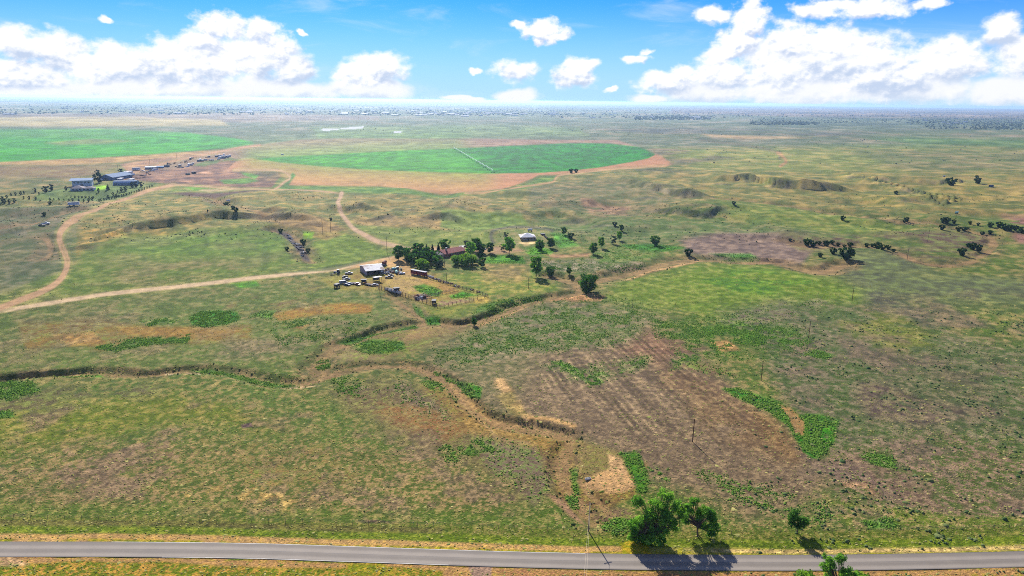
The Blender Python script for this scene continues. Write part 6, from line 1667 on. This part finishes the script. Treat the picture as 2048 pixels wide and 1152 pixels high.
use('carW', lambda: car(M_CARW, 'car'), 804, 548, D2R(25), 'white car at the right end of the scrap heaps')
use('carK', lambda: car(M_CARK, 'car'), 782, 552, D2R(-10), 'dark car in front of the scrap heaps')
use('pickB', lambda: car(M_CARK, 'pickup'), 778, 556, D2R(0), 'dark pickup in the shade before the barn')
for k, (px, py) in enumerate([(777, 580), (783, 582.5), (789, 585), (796, 588)]):
    use('tro', lambda: trough(M_WHITE), px, py, D2R(-25), ['first white trough of the four by the corral fence, upper left', 'second white trough of the four by the corral fence', 'third white trough of the four by the corral fence', 'last white trough of the four by the corral fence, lower right'][k], None, 1.35)
use('baleK', lambda: baler(M_DARK), 793, 583, D2R(30), 'dark wagon behind the white troughs')
use('baleK', lambda: baler(M_DARK), 868, 608, D2R(90), 'dark wagon in the near corner of the corral')
for i, (k, px, py) in enumerate([('scrA', 835, 594), ('scrB', 841, 597), ('scrA', 848, 596)]): use(k, mk[k], px, py, i * 1.1, 'heap of old boards inside the corral', 'board heaps inside the corral', 1.6)
UF = [('scrB', 853, 555), ('tro', 858, 556), ('tro', 863, 558), ('scrA', 867, 560), ('scrC', 874, 562), ('scrA', 880, 565), ('scrA', 887, 567), ('scrB', 894, 569), ('scrA', 902, 571), ('scrB', 910, 575), ('scrA', 918, 577), ('scrA', 945, 583), ('scrA', 957, 587)]
for i, (k, px, py) in enumerate(UF):
    if k == 'tro': use(k, None, px, py - 3, D2R(-30), 'white trough right of the red trailer, ' + ('left' if i == 1 else 'right') + ' one of two')
    else: use(k, mk[k], px, py - 3, i * .9, 'small heap of rusty scrap along the upper corral fence', 'scrap along the upper corral fence', .8)
# gully dump
for i in range(26):
    r = random.Random(900 + i); t = r.random()
    px = 574 + t * 36 + r.uniform(-6, 6); py = 472 + t * 36 + r.uniform(-5, 4)
    use(('scrC', 'scrB', 'scrD')[i % 3], mk[('scrC', 'scrB', 'scrD')[i % 3]], px, py, i, ('pale rubbish heap', 'grey scrap heap', 'dark scrap heap')[i % 3] + ' dumped in the gully on the left meadow', 'rubbish heaps in the gully', .8)
# equipment yard
YG = 'machinery in the far equipment yard'
mats = {'pickW': lambda: car(M_CARW, 'pickup'), 'vanW': lambda: car(M_CARW, 'van'), 'trailW': lambda: trailer(M_CARW, 9, 2.4), 'contB': lambda: container(M_CARB), 'contW': lambda: container(M_OFFW), 'impl': lambda: implement(M_GREYWOOD), 'implR': lambda: implement(M_RUST),
        'tracR': lambda: tractor(M_CARR), 'tracG': lambda: tractor(M_GREENP), 'tankW': lambda: tank(M_WHITE), 'wagG': lambda: baler(M_CARG), 'flat': flatbed, 'carB': lambda: car(M_CARB, 'car'), 'pickG': lambda: car(M_CARG, 'pickup'), 'scrB': mk['scrB'], 'scrA': mk['scrA']}
LBL = {'pickW': 'white pickup truck', 'vanW': 'white van', 'trailW': 'white box trailer', 'contB': 'blue storage container', 'contW': 'pale storage container', 'impl': 'grey farm implement', 'implR': 'rusty farm implement', 'tracR': 'red tractor', 'tracG': 'green tractor', 'tankW': 'white tank', 'wagG': 'grey wagon', 'flat': 'flatbed trailer', 'carB': 'blue car', 'pickG': 'grey pickup truck', 'scrB': 'heap of grey scrap', 'scrA': 'heap of rusty scrap'}
YARD = [('contB', 334, 334), ('tracR', 337, 329), ('implR', 343, 330), ('implR', 351, 326), ('impl', 357, 331), ('wagG', 360, 333), ('implR', 363, 326), ('impl', 366, 335), ('tracR', 372, 325), ('implR', 376, 322), ('trailW', 378, 332), ('vanW', 382, 331), ('wagG', 386, 329), ('pickW', 375, 334),
        ('contB', 381, 319), ('pickG', 384, 317), ('impl', 390, 315), ('contB', 398, 323), ('trailW', 401, 322), ('wagG', 405, 323), ('vanW', 411, 321), ('flat', 415, 320), ('pickW', 420, 321), ('tankW', 425, 322), ('tankW', 437, 320), ('trailW', 440, 318), ('impl', 413, 316), ('wagG', 418, 315),
        ('contB', 434, 314), ('contW', 439, 313), ('contW', 445, 314), ('contB', 450, 315), ('contW', 456, 314), ('trailW', 448, 312), ('contB', 440, 316), ('contB', 447, 317), ('carB', 455, 316), ('contW', 460, 313), ('scrB', 352, 334), ('scrA', 356, 336), ('scrB', 363, 336), ('scrA', 348, 328),
        ('pickW', 306, 342), ('vanW', 312, 340), ('pickG', 300, 343), ('carB', 294, 345), ('tankW', 276, 342), ('pickW', 270, 341), ('contW', 262, 347), ('vanW', 266, 350), ('trailW', 273, 340.5), ('scrA', 282, 352), ('scrB', 290, 351), ('scrA', 300, 350), ('implR', 268, 355), ('implR', 278, 357), ('scrA', 288, 355), ('impl', 296, 347), ('pickW', 285, 343)]
for i, (k, px, py) in enumerate(YARD):
    use(k, mats[k], px, py, D2R((i * 47) % 180), LBL[k] + ' standing in the far equipment yard left of the green half circle', YG, 1.35)
for px, py, k, lb in [(148, 411, 'trailW', 'white box trailer on the grass below the homestead'), (92, 449, 'pickW', 'white pickup beside the dark car on the left slope'), (84, 452, 'carK', 'dark car in the draw on the left slope'), (457, 405, 'tankW', 'white tank in the draw above the bluffs'),
                      (1888, 354, 'tankW', 'white tank behind the eroded bank at the upper right'), (1982, 374, 'contB', 'blue container alone on the plain at the upper right'), (1914, 422, 'tankT', 'pale teal tank on the green slope at the upper right'), (565, 310, 'vanW', 'white van at the far edge of the green half circle'), (1176, 959, 'tro', 'pale trough lying by the bare sand near the lower creek'), (1060, 463, 'tankW', 'white tank behind the pale hip-roofed house'), (152, 382, 'carB', 'blue car before the low grey-roofed house')]:
    use(k, mats.get(k, lambda: car(M_CARK, 'car')), px, py, .4, lb, None, .6 if k == 'tro' else 1.2)
# parked cars in the ranch yard
for px, py, k, lb in [(858, 510, 'pickW', 'white pickup behind the ranch grove, left of two'), (871, 511, 'vanW', 'white van behind the ranch grove, right of two'), (966, 499, 'pickW', 'white pickup by the dark trees right of the ranch house'), (895, 508, 'trailW', 'white box trailer behind the red roof')]:
    use(k, mats[k], px, py, .3, lb, None, 1.0)

# ------------------------------------------------------------------ centre pivot sprinkler on the green half circle
a = np.array(spot(906, 297.6)[:2]); b_ = np.array(spot(986, 345.5)[:2])
Lp = float(np.linalg.norm(b_ - a)); ang = math.atan2(b_[1] - a[1], b_[0] - a[0])
pv_ = thing('pivot_sprinkler', 'long white centre-pivot sprinkler crossing the green half circle', 'irrigation machine', (float(a[0]), float(a[1]), hgt(a[0], a[1])), ang)
NSP = 13; sl_ = Lp / NSP
sp_mb = MB(); nseg = 8
for i in range(nseg):
    u0, u1 = i / nseg, (i + 1) / nseg; z0 = 4.0 + 1.6 * 4 * u0 * (1 - u0); z1 = 4.0 + 1.6 * 4 * u1 * (1 - u1)
    sp_mb.tube((u0 * sl_, 0, z0), (u1 * sl_, 0, z1), .26, .26, 6, False)
    for sy in (-.9, .9):
        sp_mb.tube((u0 * sl_, 0, z0), (u1 * sl_, sy * .5, z1 - 1.3), .035, .035, 4, False)
        sp_mb.tube((u0 * sl_, sy * .5, z0 - 1.3 if 0 < i else z0), (u1 * sl_, sy * .5, z1 - 1.3 if i < nseg - 1 else z1), .035, .035, 4, False)
span_me = sp_mb.mesh('span', simple('pivot_pipe_zinc', (240, 240, 236), 0.9, 0.04, 1.0, spec=0.1))
tw = MB()
for sy in (-2.2, 2.2): tw.tube((0, sy, .7), (0, 0, 4.0), .12, .10, 5, False)
tw.tube((0, -2.2, .7), (0, 2.2, .7), .14, .14, 5)
tower_me = tw.mesh('tower', M_STEEL)
whl = MB().tube((-.2, 0, 0), (.2, 0, 0), .7, .7, 10).mesh('wheel', M_TYRE)
for k in range(NSP):
    s1 = put(span_me, 'span', pv_); s1.location = (k * sl_, 0, 0)
    t1 = put(tower_me, 'tower', pv_); t1.location = ((k + 1) * sl_ - .01, 0, 0)
    for sy in (-2.2, 2.2):
        w1 = put(whl, 'wheel', t1); w1.location = (0, sy, .7)
MB().box(-1.2, 1.2, -1.2, 1.2, 0, .4).ob('pivot_base', M_CONC, pv_)
MB().tube((0, 0, .4), (0, 0, 4.2), .3, .25, 8).ob('pivot_riser', M_STEEL, pv_)

# ------------------------------------------------------------------ far settlement on the horizon
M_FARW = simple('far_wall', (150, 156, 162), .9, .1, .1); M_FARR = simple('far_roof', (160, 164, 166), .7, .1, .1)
HOUSE = []
for k, (wm2, rm2, dims) in enumerate([(M_FARW, M_FARR, (28, 15, 4, 6.5)), (M_FARW, M_ROOFB, (20, 13, 4, 6)), (M_TAN, M_GREYROOF, (18, 12, 4, 6)), (M_FARW, M_FARR, (46, 20, 5, 8))]):
    t = thing('far_building', 'x', 'building'); gable(t, dims[0], dims[1], dims[2], dims[3], wm2, rm2, .6, 'x', .3, -dims[0] / 2, -dims[1] / 2)
    HOUSE.append(t)
FARP = []
rf_ = random.Random(5)
def belt(n, x0, x1, y0, y1, big=.2):
    for _ in range(n): FARP.append((rf_.uniform(x0, x1), rf_.triangular(y0, y1, y0 + (y1 - y0) * .75), rf_.random() < big))
belt(95, 830, 1120, 214, 232); belt(60, 560, 1000, 211, 232); belt(40, 120, 620, 208, 230); belt(22, 1270, 1420, 229, 239); belt(28, 1100, 1500, 216, 232); belt(26, 1500, 2040, 222, 232); belt(20, 1840, 2040, 236, 250, .05)
FARP += [(729, 229, True), (790, 231, True), (838, 231.5, True), (860, 230, True), (930, 233, True), (976, 231, False), (1185, 236, True), (1730, 227, True), (1020, 230, True), (690, 227, True), (515, 222, True), (500, 225, True), (14, 229, True), (24, 229, True), (1560, 241, False)]
FARP.sort(key=lambda q: -q[1])
FARP = FARP[:290]
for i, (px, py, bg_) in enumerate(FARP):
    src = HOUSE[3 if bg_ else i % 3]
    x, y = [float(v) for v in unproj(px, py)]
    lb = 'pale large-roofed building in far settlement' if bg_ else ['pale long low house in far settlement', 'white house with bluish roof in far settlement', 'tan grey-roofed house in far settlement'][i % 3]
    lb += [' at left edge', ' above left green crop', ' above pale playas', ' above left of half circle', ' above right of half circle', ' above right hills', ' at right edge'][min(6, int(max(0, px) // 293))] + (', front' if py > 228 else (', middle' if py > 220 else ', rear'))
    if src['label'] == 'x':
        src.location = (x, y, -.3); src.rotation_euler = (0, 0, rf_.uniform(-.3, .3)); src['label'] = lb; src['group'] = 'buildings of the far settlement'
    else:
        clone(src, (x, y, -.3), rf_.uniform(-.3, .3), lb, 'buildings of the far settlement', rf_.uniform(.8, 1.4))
# far trees read as one mass
def far_trees(name, rects, seed, n, smin, smax, mat):
    r = random.Random(seed); mb = MB()
    for k in range(n):
        x0, x1, y0, y1 = rects[k % len(rects)]
        px, py = r.uniform(x0, x1), r.uniform(y0, y1)
        x, y = [float(v) for v in unproj(px, py)]
        if y > 30000: continue
        h = r.uniform(smin, smax)
        mb.dome((x, y, -.5), h * r.uniform(.5, 1.1), h * .7, h, k, .3, 2, 6)
    o_ = mb.ob(name, mat); o_['kind'] = 'stuff'
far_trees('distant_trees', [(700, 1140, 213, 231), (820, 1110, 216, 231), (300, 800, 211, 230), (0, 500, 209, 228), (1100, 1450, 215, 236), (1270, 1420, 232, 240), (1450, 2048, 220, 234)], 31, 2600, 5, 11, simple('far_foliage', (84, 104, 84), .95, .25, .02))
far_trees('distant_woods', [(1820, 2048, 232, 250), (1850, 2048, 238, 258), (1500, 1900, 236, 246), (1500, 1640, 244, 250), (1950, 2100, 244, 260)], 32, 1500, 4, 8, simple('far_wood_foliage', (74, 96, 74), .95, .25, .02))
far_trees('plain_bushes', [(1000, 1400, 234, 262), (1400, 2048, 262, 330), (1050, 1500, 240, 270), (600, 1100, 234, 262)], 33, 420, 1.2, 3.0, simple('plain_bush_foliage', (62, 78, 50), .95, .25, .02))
